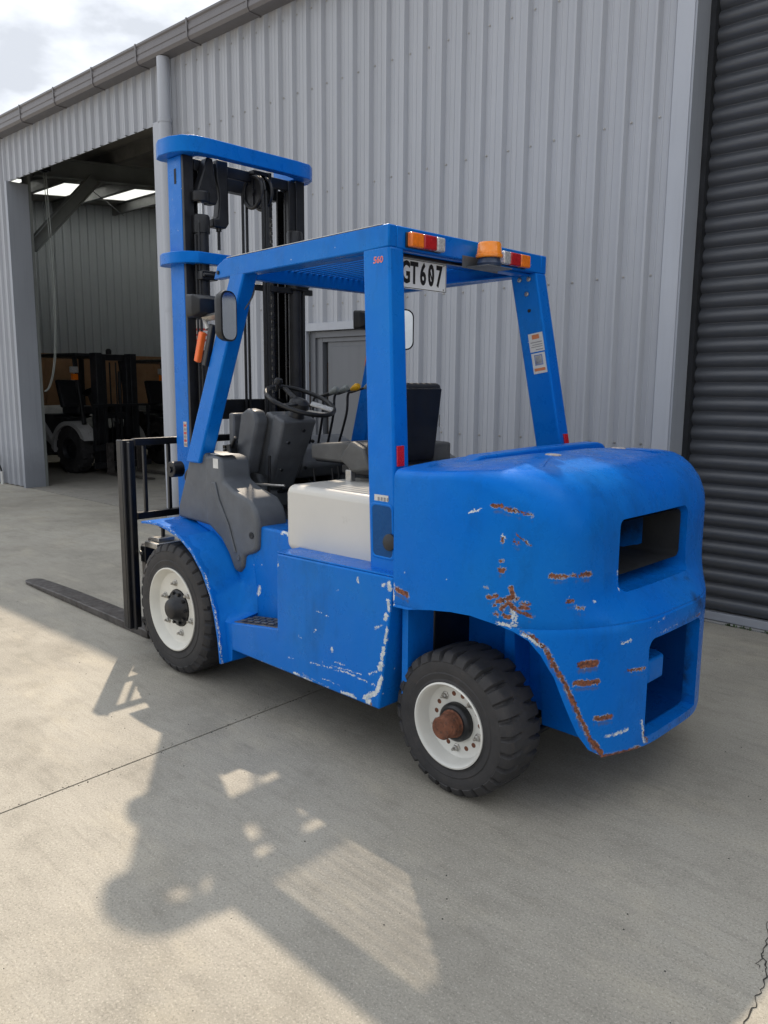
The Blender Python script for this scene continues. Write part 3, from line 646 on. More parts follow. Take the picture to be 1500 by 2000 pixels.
M['blue_panel'] = paint('blue_side_panel_paint', seed=5, rust=[((.36, .75, .275), (.36, .75, .272), .003)], white=[
    ((.262, .752, .80), (.258, .752, .775), .010), ((.285, .752, .79), (.30, .752, .785), .006), ((.268, .752, .73), (.262, .752, .69), .008), ((.275, .752, .665), (.285, .752, .65), .009), ((.27, .752, .62), (.285, .752, .55), .006), ((.29, .752, .53), (.30, .752, .48), .009), ((.305, .752, .46), (.315, .752, .44), .013), ((.30, .752, .40), (.33, .752, .335), .009), ((.335, .752, .33), (.40, .752, .29), .010), ((.37, .752, .285), (.38, .752, .28), .012),
    ((.34, .752, .36), (.50, .752, .368), .0025), ((.50, .752, .368), (.74, .752, .352), .003), ((.42, .752, .385), (.60, .752, .375), .0014), ((.45, .752, .275), (.54, .752, .278), .006), ((.74, .752, .268), (.86, .752, .274), .005), ((.62, .752, .27), (.80, .752, .285), .0016), ((.975, .752, .795), (.972, .752, .74), .003), ((.968, .752, .755), (.965, .752, .76), .008), ((.93, .752, .265), (1.14, .752, .262), .003),
    ((.44, .752, .79), (.44, .752, .775), .006), ((.715, .752, .50), (.705, .752, .51), .004), ((.60, .752, .455), (.60, .752, .44), .005), ((.255, .752, .83), (.40, .752, .838), .0015), ((.52, .752, .40), (.58, .752, .396), .0018), ((.30, .752, .62), (.34, .752, .60), .003), ((.33, .752, .42), (.37, .752, .40), .004), ((.66, .752, .385), (.665, .752, .375), .003), ((.56, .752, .72), (.565, .752, .715), .002), ((.80, .752, .45), (.82, .752, .455), .002), ((.86, .752, .34), (.90, .752, .335), .0016), ((.55, .752, .30), (.66, .752, .30), .0014), ((.62, .752, .59), (.70, .752, .60), .0016), ((.975, .752, .62), (.98, .752, .52), .0015)])
M['blue_fender'] = paint('blue_fender_paint', seed=7, white=[
    ((2.08, .78, .822), (1.94, .78, .818), .0028), ((1.94, .78, .818), (1.80, .78, .80), .0028), ((1.80, .78, .80), (1.64, .78, .73), .0030), ((1.64, .78, .73), (1.51, .78, .61), .0028), ((1.51, .78, .61), (1.44, .78, .46), .0040), ((1.44, .78, .46), (1.405, .78, .34), .0035), ((1.405, .78, .34), (1.385, .78, .185), .0035), ((1.40, .78, .40), (1.385, .78, .36), .010), ((1.385, .77, .185), (1.20, .77, .24), .004),
    ((1.30, .60, .56), (1.31, .60, .53), .012), ((1.06, .60, .62), (1.05, .60, .55), .012), ((1.03, .60, .55), (1.0, .60, .50), .016), ((1.02, .60, .71), (1.06, .60, .70), .004), ((1.07, .60, .87), (.98, .57, .872), .014), ((1.12, .60, .865), (1.02, .60, .87), .008)],
    rust=[((1.05, .565, .874), (1.0, .53, .874), .012)])

def smooth_(a, b, x): t_ = min(1, max(0, (x-a)/(b-a))); return t_*t_*(3-2*t_)
# ---- counterweight
UP = [(.24, .75), (.08, .748), (-.05, .74), (-.2, .71), (-.33, .65), (-.415, .555), (-.45, .43), (-.458, .28), (-.462, 0)]
LO = [(.24, .75), (.08, .748), (-.05, .735), (-.2, .70), (-.33, .64), (-.42, .55), (-.48, .46), (-.53, .35), (-.57, .2), (-.575, 0)]
def resample(Cp, n):
    P = spline([(x, y, 0) for x, y in Cp], 16); Ls = [0]
    for i in range(1, len(P)): Ls.append(Ls[-1]+(P[i]-P[i-1]).length)
    out = []; j = 0
    for k in range(n+1):
        t_ = Ls[-1]*k/n
        while j < len(P)-2 and Ls[j+1] < t_: j += 1
        out.append(P[j].lerp(P[j+1], min(1, max(0, (t_-Ls[j])/(Ls[j+1]-Ls[j])))))
    return out
NH = 30
def plan(w):  # w=1 upper, 0 lower
    a = resample(UP, NH); b = resample(LO, NH)
    half = [b[i].lerp(a[i], w) for i in range(NH+1)]
    return half+[Vector((p.x, -p.y, 0)) for p in half[-2::-1]]
def smooth(a, b, x): t_ = min(1, max(0, (x-a)/(b-a))); return t_*t_*(3-2*t_)
rings = []
NP = 2*NH+1
def ring_at(z, inset=lambda s: 0, zf=None):
    P = plan(smooth(.70, .86, z)); out = []
    for i, p in enumerate(P):
        d = (P[min(i+1, NP-1)]-P[max(i-1, 0)]).normalized(); nn = Vector((-d.y, d.x, 0))
        s = min(i, NP-1-i)/NH   # 0 at the front edge, 1 at the rear middle
        q = p-nn*0 if True else p
        inn = inset(s)
        # inward normal
        inw = Vector((d.y, -d.x, 0)); inw = inw if inw.dot(Vector((.1, 0, 0))-p) > 0 else -inw
        q = p+inw*inn
        if i in (0, NP-1): q.x = .24
        q.z = zf(s) if zf else z
        out.append(q)
    return out
def RR(s): return .035+.185*smooth(.22, .62, s)
def ztop(s): return 1.25+.025*smooth(0, .4, s)
for z in (.228, .24, .30, .40, .50, .60, .69, .716, .722, .728, .76, .80, .84, .90, 1.0, 1.05):
    rings.append(ring_at(z, (lambda s: .003) if z == .722 else (lambda s: 0)))
for k in range(0, 7):
    a = pi/2*k/6
    rings.append(ring_at(1.1, lambda s, a=a: RR(s)*(1-cos(a)), lambda s, a=a: ztop(s)-RR(s)+RR(s)*sin(a)))
top = rings[-1]
for t_, dz in ((.12, .008), (.3, .016), (.55, .022), (.8, .024)):
    rings.append([Vector((p.x+(min(.2, .05+p.x*.4)-p.x)*t_ if i not in (0, NP-1) else .24, p.y*(1-.9*t_), p.z+dz*1.0)) for i, p in enumerate(top)])
V = [p for r in rings for p in r]; F = []
for k in range(len(rings)-1):
    for i in range(NP-1): F.append((k*NP+i, k*NP+i+1, (k+1)*NP+i+1, (k+1)*NP+i))
F.append(tuple(k*NP for k in range(len(rings)))+tuple(k*NP+NP-1 for k in range(len(rings)-1, -1, -1)))
F.append(tuple(range(NP))); F.append(tuple((len(rings)-1)*NP+i for i in range(NP)))
cw_me = vf('counterweight', (V, F)); bm = bmesh.new(); bm.from_mesh(cw_me)
bmesh.ops.remove_doubles(bm, verts=bm.verts, dist=1e-5); bmesh.ops.triangulate(bm, faces=[f for f in bm.faces if len(f.verts) > 4]); bmesh.ops.recalc_face_normals(bm, faces=bm.faces); bm.to_mesh(cw_me); bm.free()
for p in cw_me.polygons: p.use_smooth = True
cut = []
def cutter(g):
    me_ = vf('cutter', g); o_ = bpy.data.objects.new('cutter', me_); C.objects.link(o_); cut.append(o_)
arch = [(.30, .10), (.30, .708), (.17, .713), (.05, .735), (-.04, .745), (-.12, .745), (-.20, .73), (-.27, .71), (-.32, .68), (-.355, .63), (-.39, .55), (-.425, .42), (-.45, .33), (-.475, .265), (-.50, .235), (-.505, .10)]
cutter(prism(arch, 1, .33, .9)); cutter(prism(arch, 1, -.9, -.33))
cutter(prism([(.30, .10), (.30, .66), (-.15, .66), (-.20, .10)], 1, -.34, .34))
# window: a deep opening with a sloping sill that reaches out to the bumper
wy, wt = .285, 1.085
def rr_yz(y0, y1, z0, z1, r): return rrect(y0, y1, z0, z1, r, 5)
w_out = rr_yz(-wy, wy, .815, wt, .035); w_in = rr_yz(-.25, .25, .865, 1.075, .03)
cutter(loft([[(-.72, y, z) for y, z in w_out], [(-.46, y, z) for y, z in w_out], [(-.20, y, z) for y, z in w_in], [(.30, y, z) for y, z in w_in]]))
cutter(prism([(-.80, .775), (-.40, .85), (-.40, .95), (-.80, .95)], 1, -.245, .245))
# pocket for the tow pin
pk = rr_yz(-.222, .222, .27, .645, .04)
cutter(loft([[(-.8, y, z) for y, z in pk], [(-.30, y, z) for y, z in pk]]))
cutter(loft([[(-.8, y, z) for y, z in rr_yz(-.222, .222, .262, .30, .004)], [(-.30, y, z) for y, z in rr_yz(-.222, .222, .262, .30, .004)]]))
cwo = bpy.data.objects.new('counterweight', cw_me); C.objects.link(cwo)
for c_ in cut:
    q = cwo.modifiers.new('b', 'BOOLEAN'); q.operation = 'DIFFERENCE'; q.object = c_; q.solver = 'EXACT'
bpy.context.view_layer.update()
dg = bpy.context.evaluated_depsgraph_get(); new = bpy.data.meshes.new_from_object(cwo.evaluated_get(dg)); cwo.modifiers.clear(); cwo.data = new
for c_ in cut: bpy.data.objects.remove(c_)
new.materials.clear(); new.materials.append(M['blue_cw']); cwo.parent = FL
for p in new.polygons: p.use_smooth = True
try: new.set_sharp_from_angle(angle=radians(34))
except Exception: pass
q = cwo.modifiers.new('bevel', 'BEVEL'); q.width = .007; q.segments = 2; q.limit_method = 'ANGLE'; q.angle_limit = radians(50)
# lip behind the seat, lifting eyes, plate on the top
part('hood_lip', prism([(.50, 1.20), (.50, 1.268), (.40, 1.290), (-.03, 1.300), (-.50, 1.302), (-.545, 1.292), (-.60, 1.25), (-.61, 1.20)], 0, .09, .165), 'blue', FL, bevel=.008)
for y, x in ((.22, -.12), (-.30, -.12)):
    hit_ = cwo.ray_cast(Vector((x, y, 2)), Vector((0, 0, -1)))
    part('top_plug', lathe([(.032, -.004), (.032, .0015), (.026, .003), (.001, .003)], hit_[1], hit_[2], 20), 'sticker_worn', FL)
# inside of the exhaust window: dark core and fan ring
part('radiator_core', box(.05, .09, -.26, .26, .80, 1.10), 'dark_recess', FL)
part('silencer', lathe([(.001, 0), (.055, .0), (.072, .012), (.078, .03), (.078, .22), (.001, .22)], (-.27, .13, .925), (.9, .5, 0), 24), 'dark_steel', FL, smooth=True)
lin = rr_yz(-.246, .246, .868, 1.071, .03)
a_ = [(-.435, y*1.11, z) for y, z in lin]; b_ = [(.045, y, z) for y, z in lin]
part('window_shade_liner', loft([[(p[0], p[1]*.985, .97+(p[2]-.97)*.985) for p in a_], [(p[0], p[1]*.985, .97+(p[2]-.97)*.985) for p in b_]], cap=False), 'dark_recess', FL)  # added liner, its dark colour stands for the shade inside the window
pl_ = rr_yz(-.2185, .2185, .2745, .6415, .038)
part('pocket_shade_liner', join(loft([[(-.545+.9*abs(y)**2.2, y, z) for y, z in pl_], [(-.306, y, z) for y, z in pl_]], cap=False), box(-.307, -.304, -.21, .21, .28, .635)), 'shaded_blue', FL)  # added liner, the pocket's inner shade is painted in its dark blue
# tow pin assembly
part('tow_block', prism([(-.30, .18), (-.475, .15), (-.515, .10), (-.515, -.02), (-.47, -.05), (-.30, -.06)], 2, .425, .52), 'blue', FL, bevel=.010, seg=3)
part('tow_pin', join(lathe([(.022, 0), (.022, .17)], (-.45, .055, .262), (0, 0, 1), 14), lathe([(.03, 0), (.03, .018), (.014, .025)], (-.44, .055, .52), (0, 0, 1), 14)), 'dark_steel', FL, smooth=True)
part('tow_gusset', prism([(-.31, .60), (-.43, .52), (-.31, .52)], 1, .03, .045), 'blue', FL)

# ---- side panels, chassis, hood
def side(sg, nm, g_, m, **kw):
    V, F = g_; return part(nm, ([(p[0], p[1]*sg, p[2]) for p in V], F), m, FL, **kw)
# chassis core
part('chassis', join(box(.20, 1.42, -.55, .55, .27, .80), box(-.10, .30, -.20, .20, .30, .62), box(1.3, 2.02, -.34, .34, .25, .80)), 'dark_steel', FL, bevel=.01)
part('rear_axle', join(beam((0, -.56, .275), (0, .56, .275), .14, .12), tube([(-.14, -.45, .25), (-.14, .45, .25)], .022, 8), tube([(-.19, -.3, .22), (-.19, .5, .21)], .016, 8)), 'dark_steel', FL, bevel=.01)
part('inner_arch', join(prism([(.238, .28), (.238, .80), (-.05, .80), (-.08, .75), (.20, .72)], 1, -.62, .62), box(.205, .236, -.70, .70, .285, .72)), 'blue', FL)
part('arch_liner', box(-.34, .20, .30, .318, .28, .74), 'blue', FL); part('arch_liner', box(-.34, .20, -.318, -.30, .28, .74), 'blue', FL)
part('arch_gusset', prism([(-.10, .70), (-.06, .70), (-.06, .30), (-.12, .30)], 1, .32, .42), 'blue', FL)
for sg in (1, -1):
    side(sg, 'side_panel', prism([(.238, .826), (.972, .810), (.978, .455), (1.345, .405), (1.345, .262), (.50, .262), (.315, .262)], 1, .615, .75), 'blue_panel', bevel=.009, seg=3)
    side(sg, 'panel_ledge', prism([(.238, .8262), (.238, .834), (.975, .818), (.975, .8105)], 1, .60, .747), 'blue_panel', bevel=.003)
    # step with a grating
    st = side(sg, 'step', hexa([(.985, .60, .42), (1.33, .60, .40), (1.33, .742, .40), (.985, .742, .42), (.985, .60, .458), (1.33, .60, .410), (1.33, .742, .410), (.985, .742, .458)]), 'dark_steel', bevel=.003)
    gr = []
    for a_ in range(3):
        for b_ in range(5):
            x = 1.035+b_*.055; y = .64+a_*.036; z = .4625-(x-.985)*.139
            gr.append(hexa([(x, y, z), (x+.038, y, z-.005), (x+.038, y+.014, z-.005), (x, y+.014, z), (x, y, z+.004), (x+.038, y, z-.001), (x+.038, y+.014, z-.001), (x, y+.014, z+.004)]))
    st.data.materials.clear(); st.data.materials.append(M['fork_steel']); o = part('step_tread', join(*[([(p[0], p[1]*sg, p[2]) for p in g_[0]], g_[1]) for g_ in gr]), 'grey_plastic', st)
    # fender with its body behind the wheel
    ar = [(2.13, .815), (2.05, .826), (1.95, .828), (1.85, .815), (1.73, .785), (1.62, .725), (1.53, .640), (1.46, .53), (1.425, .42), (1.40, .30), (1.388, .185)]
    inn = [(x+.012*cos(radians(40)), z-.018) for x, z in ar[1:-1]]
    arin = [(1.404, .185), (1.416, .30), (1.441, .415), (1.475, .52), (1.545, .628), (1.632, .710), (1.737, .769), (1.853, .798), (1.95, .812), (2.05, .810), (2.13, .803)]
    side(sg, 'fender', prism(ar+arin, 1, .36, .785), 'blue_fender', bevel=.003)
    side(sg, 'fender_body', prism([(1.387, .186), (1.399, .30), (1.424, .42), (1.459, .53), (1.529, .64), (1.619, .725), (1.729, .785), (1.849, .815), (1.90, .845), (1.30, .875), (1.0, .872), (.96, .865), (.96, .42), (1.30, .40), (1.20, .245)], 1, .36, .605), 'blue_fender', bevel=.012, seg=3)
    fl_ = [((1.3885, .19), (1.35, .205)), ((1.3985, .26), (1.346, .262)), ((1.4045, .30), (1.3455, .30)), ((1.4215, .39), (1.3455, .395)), ((1.432, .43), (1.318, .43)), ((1.458, .515), (1.318, .52)), ((1.495, .585), (1.330, .62)), ((1.54, .643), (1.345, .70)), ((1.60, .70), (1.37, .78)), ((1.665, .745), (1.42, .84)), ((1.74, .782), (1.50, .866))]
    side(sg, 'fender_flare', loft([[(a_[0], .778, a_[1]), (a_[0]+(b_[0]-a_[0])*.18, .745 if b_[1] < .42 else .70-.10*smooth_(.42, .60, b_[1]), a_[1]+(b_[1]-a_[1])*.18), (a_[0]+(b_[0]-a_[0])*.5, .7445 if b_[1] < .42 else .645-.035*smooth_(.42, .60, b_[1]), a_[1]+(b_[1]-a_[1])*.5), (b_[0], .744 if b_[1] < .42 else .606, b_[1]), (b_[0], .58, b_[1]), (a_[0], .58, a_[1])] for a_, b_ in fl_]), 'blue_fender', smooth=True)
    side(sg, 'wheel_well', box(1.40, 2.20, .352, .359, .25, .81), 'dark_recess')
part('hood', prism(rrect(.40, 1.075, .79, 1.105, .045, 5), 1, -.618, .618), 'cream', FL, bevel=.035, seg=5)
part('hood_seam', box(.385, .415, -.622, .622, .80, 1.08), 'black_plastic', FL)
part('floor_plate', box(1.0, 2.02, -.60, .60, .84, .868), 'black_plastic', FL, bevel=.006)

# ---- overhead guard
def post(p0, p1, wx, wy, nm='rear_post', m='blue_post'):
    return part(nm, beam(p0, p1, wx, wy), m, FL, bevel=.010, seg=3)
for sg in (1, -1):
    # rear posts: rectangular section, outer rear corner from (.27,.70,.83) to (.46,.557,2.11)
    q0 = [(.268, .702), (.418, .702), (.418, .612), (.268, .612)]; q1 = [(.462, .560), (.615, .560), (.615, .472), (.462, .472)]
    rp = part('rear_post', loft([[(x, y*sg, .80) for x, y in q0], [(x, y*sg, 2.115) for x, y in q1]]), 'blue_post', FL, bevel=.010, seg=3)
    # front legs
    q0 = [(1.735, .64), (1.865, .64), (1.865, .555), (1.735, .555)]; q1 = [(1.435, .560), (1.555, .560), (1.555, .475), (1.435, .475)]
    part('front_leg', loft([[(x+.03, y*sg, 1.15) for x, y in q0], [(x, y*sg, 2.11) for x, y in q1]]), 'blue_post', FL, bevel=.010, seg=3)
    part('side_rail', ([(x, y*sg, z) for x, y, z in prism([(.462, 2.112), (.462, 2.200), (1.60, 2.178), (1.665, 2.150), (1.70, 2.085), (.62, 2.105)], 1, .515, .562)[0]], prism([(0, 0)]*6, 1, 0, 1)[1]), 'blue_post', FL, bevel=.006)
    side(sg, 'rail_bolt', lathe([(.010, 0), (.010, .006), (.001, .007)], (1.655, .562, 2.115), (0, 1, 0), 8), 'dark_steel')
    side(sg, 'rail_lip', box(.55, 1.60, .45, .514, 2.100, 2.108), 'blue_post')
part('rear_beam', join(box(.462, .50, -.5145, .5145, 2.112, 2.199)), 'blue_post', FL, bevel=.005)
part('rear_beam_channel', join(box(.501, .60, -.5145, .5145, 2.165, 2.197), box(.50, .56, -.47, .47, 2.10, 2.108)), 'blue_post', FL)
part('front_beam', box(1.605, 1.66, -.5145, .5145, 2.095, 2.165), 'blue_post', FL, bevel=.006)
part('roof_plate', join(box(.601, .92, -.5145, .5145, 2.161, 2.193)), 'blue_post', FL, bevel=.004)
bar = vf('roof_bar', hexa([(.921, -.0105, 2.178), (1.604, -.0105, 2.159), (1.604, .0105, 2.159), (.921, .0105, 2.178), (.921, -.0105, 2.188), (1.604, -.0105, 2.169), (1.604, .0105, 2.169), (.921, .0105, 2.188)]))
for k in range(24):
    o = link('roof_bar', bar, 'blue_post', FL); o.location = (0, -.4957+.0431*k, 0)
# sunlight on the guard's top edge, painted as a pale strip
part('roof_edge_highlight', box(.50, 1.58, .545, .5625, 2.2005, 2.203), 'sticker', FL).rotation_euler = (0, 0, 0)
FL_highlight = bpy.data.objects['roof_edge_highlight']; me = FL_highlight.data
for v_ in me.vertices: v_.co.z -= (v_.co.x-.46)*.0193-.0005
# tail lamps
def tail(y0, cols):
    tl = part('tail_lamp', box(.452, .4605, y0-.215, y0, 2.118, 2.178), 'black_plastic', FL, bevel=.003)
    w_ = [.078, .082, .053] if cols[0] == 'orange_lens' else [.053, .082, .078]; y = y0-.001
    for c_, q in zip(cols, w_):
        part('lens', box(.424, .4515, y-q+.001, y, 2.119, 2.177), c_, tl, bevel=.007, seg=3); y -= q
tail(.468, ['orange_lens', 'red_lens', 'clear_lens'])
tail(-.160, ['clear_lens', 'red_lens', 'orange_lens'])
# beacon on its bracket
part('beacon_bracket', join(box(.335, .4605, -.10, .075, 2.077, 2.083), box(.4595, .4615, -.16, .10, 2.077, 2.13)), 'dash_plastic', FL, bevel=.001)
bc = part('beacon', lathe([(.052, 0), (.056, .012), (.05, .022), (.048, .034)], (.385, .005, 2.084), (0, 0, 1), 28), 'beacon_base', FL, smooth=True)
part('lens', lathe([(.056, 0), (.060, .004), (.060, .014), (.055, .017), (.055, .028), (.0535, .030), (.0535, .042), (.052, .044), (.0525, .056), (.048, .066), (.030, .069), (.001, .070)], (.385, .005, 2.119), (0, 0, 1), 32), 'beacon_lens', bc, smooth=True)
# number plate
pl = part('number_plate', prism(rrect(.135, .495, 1.968, 2.092, .008), 0, .520, .523), 'plate_white', FL)
part('plate_border', join(box(.5192, .5199, .138, .492, 1.9705, 1.9730), box(.5192, .5199, .138, .492, 2.087, 2.0895), box(.5192, .5199, .1375, .140, 1.972, 2.089), box(.5192, .5199, .490, .4925, 1.972, 2.089)), 'ink_black', pl)
for k, ch_ in enumerate('RGT607'):
    text('letter', ch_, .122, (.5192, .452-.0525*k-(.004 if k > 2 else 0), 2.030), (0, -1, 0), (-1, 0, 0), 'ink_black', pl, offset=.0040, sx=.64)
part('zero_slash', beam((.5188, .452-.0525*4-.014, 2.006), (.5188, .452-.0525*4+.006, 2.054), .0012, .006), 'ink_black', pl)
part('plate_screw', lathe([(.004, 0), (.004, .002), (.001, .003)], (.520, .155, 2.082), (-1, 0, 0), 8), 'zinc', pl); part('plate_screw', lathe([(.004, 0), (.004, .002), (.001, .003)], (.520, .155, 1.98), (-1, 0, 0), 8), 'zinc', pl)
part('plate_bracket', box(.500, .519, .05, .50, 2.092, 2.104), 'black_steel', FL)
# number on the left post
def on_post(z, dx=.075, out=.0012):
    f = (z-.80)/1.315; x = .268+(.462-.268)*f+dx; y = .702+(.560-.702)*f+out; return (x, y, z)
pn = Vector((0, 1.315, .142)).normalized(); pxd = (-1, 0, 0)
for dz, m_, off, ex in ((0, 'num_white', .0009, .0003), (.0006, 'num_red', .0, .0006)):
    p = on_post(2.063, .062, .0010+dz); text('number', '560', .037, p, pxd, pn, m_, FL, extrude=ex, offset=off)
# maker's sticker and fuel recess on the left post foot
p = Vector(on_post(1.112, .075, 0)); part('label_sticker', beam(p+Vector((0, 0, -.016)), p+Vector((0, 0, .016)), .078, .002), 'sticker', FL)
for k in range(4): part('label_print', box(p.x+.02-.017*k-.011, p.x+.02-.017*k, p.y+.0008, p.y+.0016, 1.103+.002*(k % 2), 1.119), 'ink_grey', FL)
fr = []
for sx_, sz_ in rrect(-.058, .058, -.105, .105, .018, 4): fr.append((sx_, sz_))
def pf(sx_, sz_, out): c_ = Vector(on_post(.985+sz_, .073+sx_, out)); return (c_.x, c_.y, c_.z)
outer = [(a*1.10, b*1.05) for a, b in fr]
n = len(fr); V = [pf(a, b, .0015) for a, b in outer]+[pf(a, b, .004) for a, b in fr]+[pf(a*.93, b*.95, .0016) for a, b in fr]
F = [(i, (i+1) % n, n+(i+1) % n, n+i) for i in range(n)]+[(n+i, n+(i+1) % n, 2*n+(i+1) % n, 2*n+i) for i in range(n)]
part('recess_frame', (V, F), 'blue_post', FL, smooth=True)
fr_o = part('fuel_recess', ([pf(a*.93, b*.95, .0018) for a, b in fr], [tuple(range(n))]), 'shaded_blue' if 'shaded_blue' in M else 'blue_post', FL)
# red reflectors
for sg in (1, -1):
    z0, z1 = 1.245, 1.325; pts = []
    def rp_(z): f = (z-.80)/1.315; return .268+(.462-.268)*f, (.702+(.560-.702)*f)
    a = rp_(z0); b = rp_(z1)
    pts = [(a[0]-.006, (a[1]-.055)*sg, z0), (a[0]-.0005, (a[1]-.055)*sg, z0), (a[0]-.0005, (a[1]-.015)*sg, z0), (a[0]-.006, (a[1]-.015)*sg, z0), (b[0]-.006, (b[1]-.055)*sg, z1), (b[0]-.0005, (b[1]-.055)*sg, z1), (b[0]-.0005, (b[1]-.015)*sg, z1), (b[0]-.006, (b[1]-.015)*sg, z1)]
    part('reflector', hexa(pts), 'red_refl', FL, bevel=.001)
# bolts and stickers on the inner face of the right post
def on_rpost(z, dx, out=.0012):
    f = (z-.80)/1.315; x = .268+(.462-.268)*f+dx; y = -(.612+(.472-.612)*f)+out; return Vector((x, y, z))
for z, dx in ((2.085, .10), (2.085, .045), (2.015, .07)):
    part('post_bolt', lathe([(.012, 0), (.012, .005), (.007, .008), (.001, .008)], on_rpost(z, dx, 0), (0, 1, .1), 12), 'zinc', FL)
part('post_hole', lathe([(.010, 0), (.010, .0015), (.001, .0015)], on_rpost(1.935, .07, 0), (0, 1, .1), 12), 'dark_recess', FL)
def sticker(z0, z1, dx, w_, prints):
    a = on_rpost(z0, dx, .0005); b = on_rpost(z1, dx, .0005); s = part('warning_sticker', beam(a, b, w_, .002), 'sticker', FL)
    for (u0, v0, u1, v1, m_) in prints:
        a2 = a.lerp(b, v0)+Vector((w_*((u0+u1)/2-.5), .0012, 0)); b2 = a.lerp(b, v1)+Vector((w_*((u0+u1)/2-.5), .0012, 0)); part('print', beam(a2, b2, w_*abs(u1-u0), .0012), m_, s)
sticker(1.735, 1.825, .055, .085, [(.25, .68, .75, .92, 'ink_orange'), (.1, .48, .9, .53, 'ink_grey'), (.1, .36, .8, .40, 'ink_grey'), (.1, .24, .9, .28, 'ink_grey'), (.1, .10, .6, .15, 'ink_grey')])
sticker(1.628, 1.728, .055, .080, [(.2, .40, .8, .92, 'ink_blue'), (.26, .46, .74, .87, 'sticker'), (.1, .12, .9, .26, 'ink_orange')])

# ---- wheels
def nuts(parent, c_, R_, dish, n, out, m='zinc', size=.013, ph=0, sg=1):
    for k in range(n):
        a = 2*pi*k/n+ph; x = c_[0]+R_*cos(a); z = c_[2]+R_*sin(a); y = c_[1]-sg*dish
        part('wheel_nut', join(lathe([(size*1.5, 0), (size*1.5, .004), (size, .006), (size, .016), (size*.8, .018)], (x, y, z), (0, sg, 0), 6), lathe([(size*.5, .016), (size*.5, .03), (.001, .031)], (x, y, z), (0, sg, 0), 8)), m, parent)
for sg in (1, -1):
    w_, c_, ax, dish, rr = wheel(FL, 'front_wheel', 1.892, sg*.756, .358, .27, .226, 'tyre', 'cream_rim', .045, .05, sg, 208, 30, gdepth=.010)
    part('hub', lathe([(.100, .0), (.100, -.006), (.082, -.010), (.066, -.03), (.052, -.055), (.046, -.060), (.001, -.061)], (c_[0], c_[1]-sg*dish, c_[2]), ax, 32), 'dark_steel', w_, smooth=True)
    for k in range(10):
        a = 2*pi*k/10; part('hub_bolt', lathe([(.009, 0), (.009, .018), (.001, .018)], (c_[0]+.085*cos(a), c_[1]-sg*(dish-.005), c_[2]+.085*sin(a)), (0, sg, 0), 6), 'dark_steel', w_)
    nuts(w_, c_, .137, dish, 6, .0, ph=.35, sg=sg)
    w_, c_, ax, dish, rr = wheel(FL, 'rear_wheel', -.012, sg*.708, .285, .225, .166, 'tyre', 'rim', .062, .05, sg, 216, 27, gdepth=.014)
    part('hub_drum', lathe([(.076, 0), (.076, -.02), (.070, -.028), (.062, -.035)], (c_[0], c_[1]-sg*dish, c_[2]), ax, 32), 'black_steel', w_, smooth=True)
    part('hub_cap', lathe([(.060, -.03), (.050, -.040), (.050, -.055), (.044, -.056), (.044, -.098), (.040, -.104), (.001, -.105)], (c_[0], c_[1]-sg*dish, c_[2]), ax, 28), 'rust', w_, smooth=True)
    nuts(w_, c_, .108, dish, 5, .0, ph=.95, size=.011, sg=sg)
    for k in range(5):
        for da in (.42, .82):
            a = 2*pi*k/5+.95+da; part('rim_hole', lathe([(.0095, 0), (.0095, .0012), (.001, .0012)], (c_[0]+.108*cos(a), c_[1]-sg*dish, c_[2]+.108*sin(a)), (0, sg, 0), 14), 'rust', w_)

# ---- mast, carriage, forks
before_mast = set(bpy.data.objects)
MX = 2.16
for sg in (1, -1):
    mc = part('outer_channel', ([(x, y*sg, z) for x, y, z in join(box(2.101, 2.24, .412, .430, .10, 2.799))[0]], box(0, 1, 0, 1, 0, 1)[1]), 'blue', FL, bevel=.004)
    side(sg, 'channel_flange', join(box(2.079, 2.1005, .365, .4295, .10, 2.797), box(2.218, 2.239, .365, .411, .10, 2.797), box(2.102, 2.218, .402, .411, .10, 2.797)), 'dark_steel', bevel=.003)
    side(sg, 'inner_channel', join(box(2.122, 2.138, .31, .362, .16, 2.75), box(2.198, 2.214, .31, .362, .16, 2.75), box(2.138, 2.198, .350, .362, .16, 2.75)), 'grease', bevel=.003)
    side(sg, 'mast_shoe', box(2.06, 2.26, .40, .45, .06, .32), 'blue', bevel=.01)
# cross members with rounded plan
def xmember(z0, z1, name, xr):
    half = [(2.315, .430), (2.30, .462), (2.22, .495), (2.12, .492), (2.04, .46), (1.995, .40), (xr, .30)]
    inner = [(xr+.06, .26), (xr+.085, .345), (2.235, .355), (2.31, .37)]
    poly = half+[(x, -y) for x, y in half[::-1]]+[(x, -y) for x, y in inner[::-1]]+inner
    return part(name, prism(poly, 2, z0, z1), 'blue', FL, bevel=.004)
xmember(2.800, 2.885, 'top_crossbar', 1.985)
xmember(2.222, 2.284, 'middle_crossbar', 1.995)
part('lower_crossbar', box(2.06, 2.08, -.38, .38, .92, 1.06), 'blue', FL, bevel=.006)
for z0, z1, x0 in ((2.735, 2.797, 2.105), (1.35, 1.47, 2.19), (.3, .42, 2.19)): part('inner_crossbar', box(x0, x0+.025, -.345, .345, z0, z1), 'dark_steel', FL, bevel=.006)
part('mast_head_plate', box(2.131, 2.20, .12, .345, 2.74, 2.797), 'dark_steel', FL, bevel=.004)
part('crossbar_lining', box(2.25, 2.30, -.36, .36, 2.70, 2.799), 'dark_steel', FL)
part('slot_mark', join(box(2.150, 2.170, .4303, .4313, 2.655, 2.735)), 'dark_recess', FL)
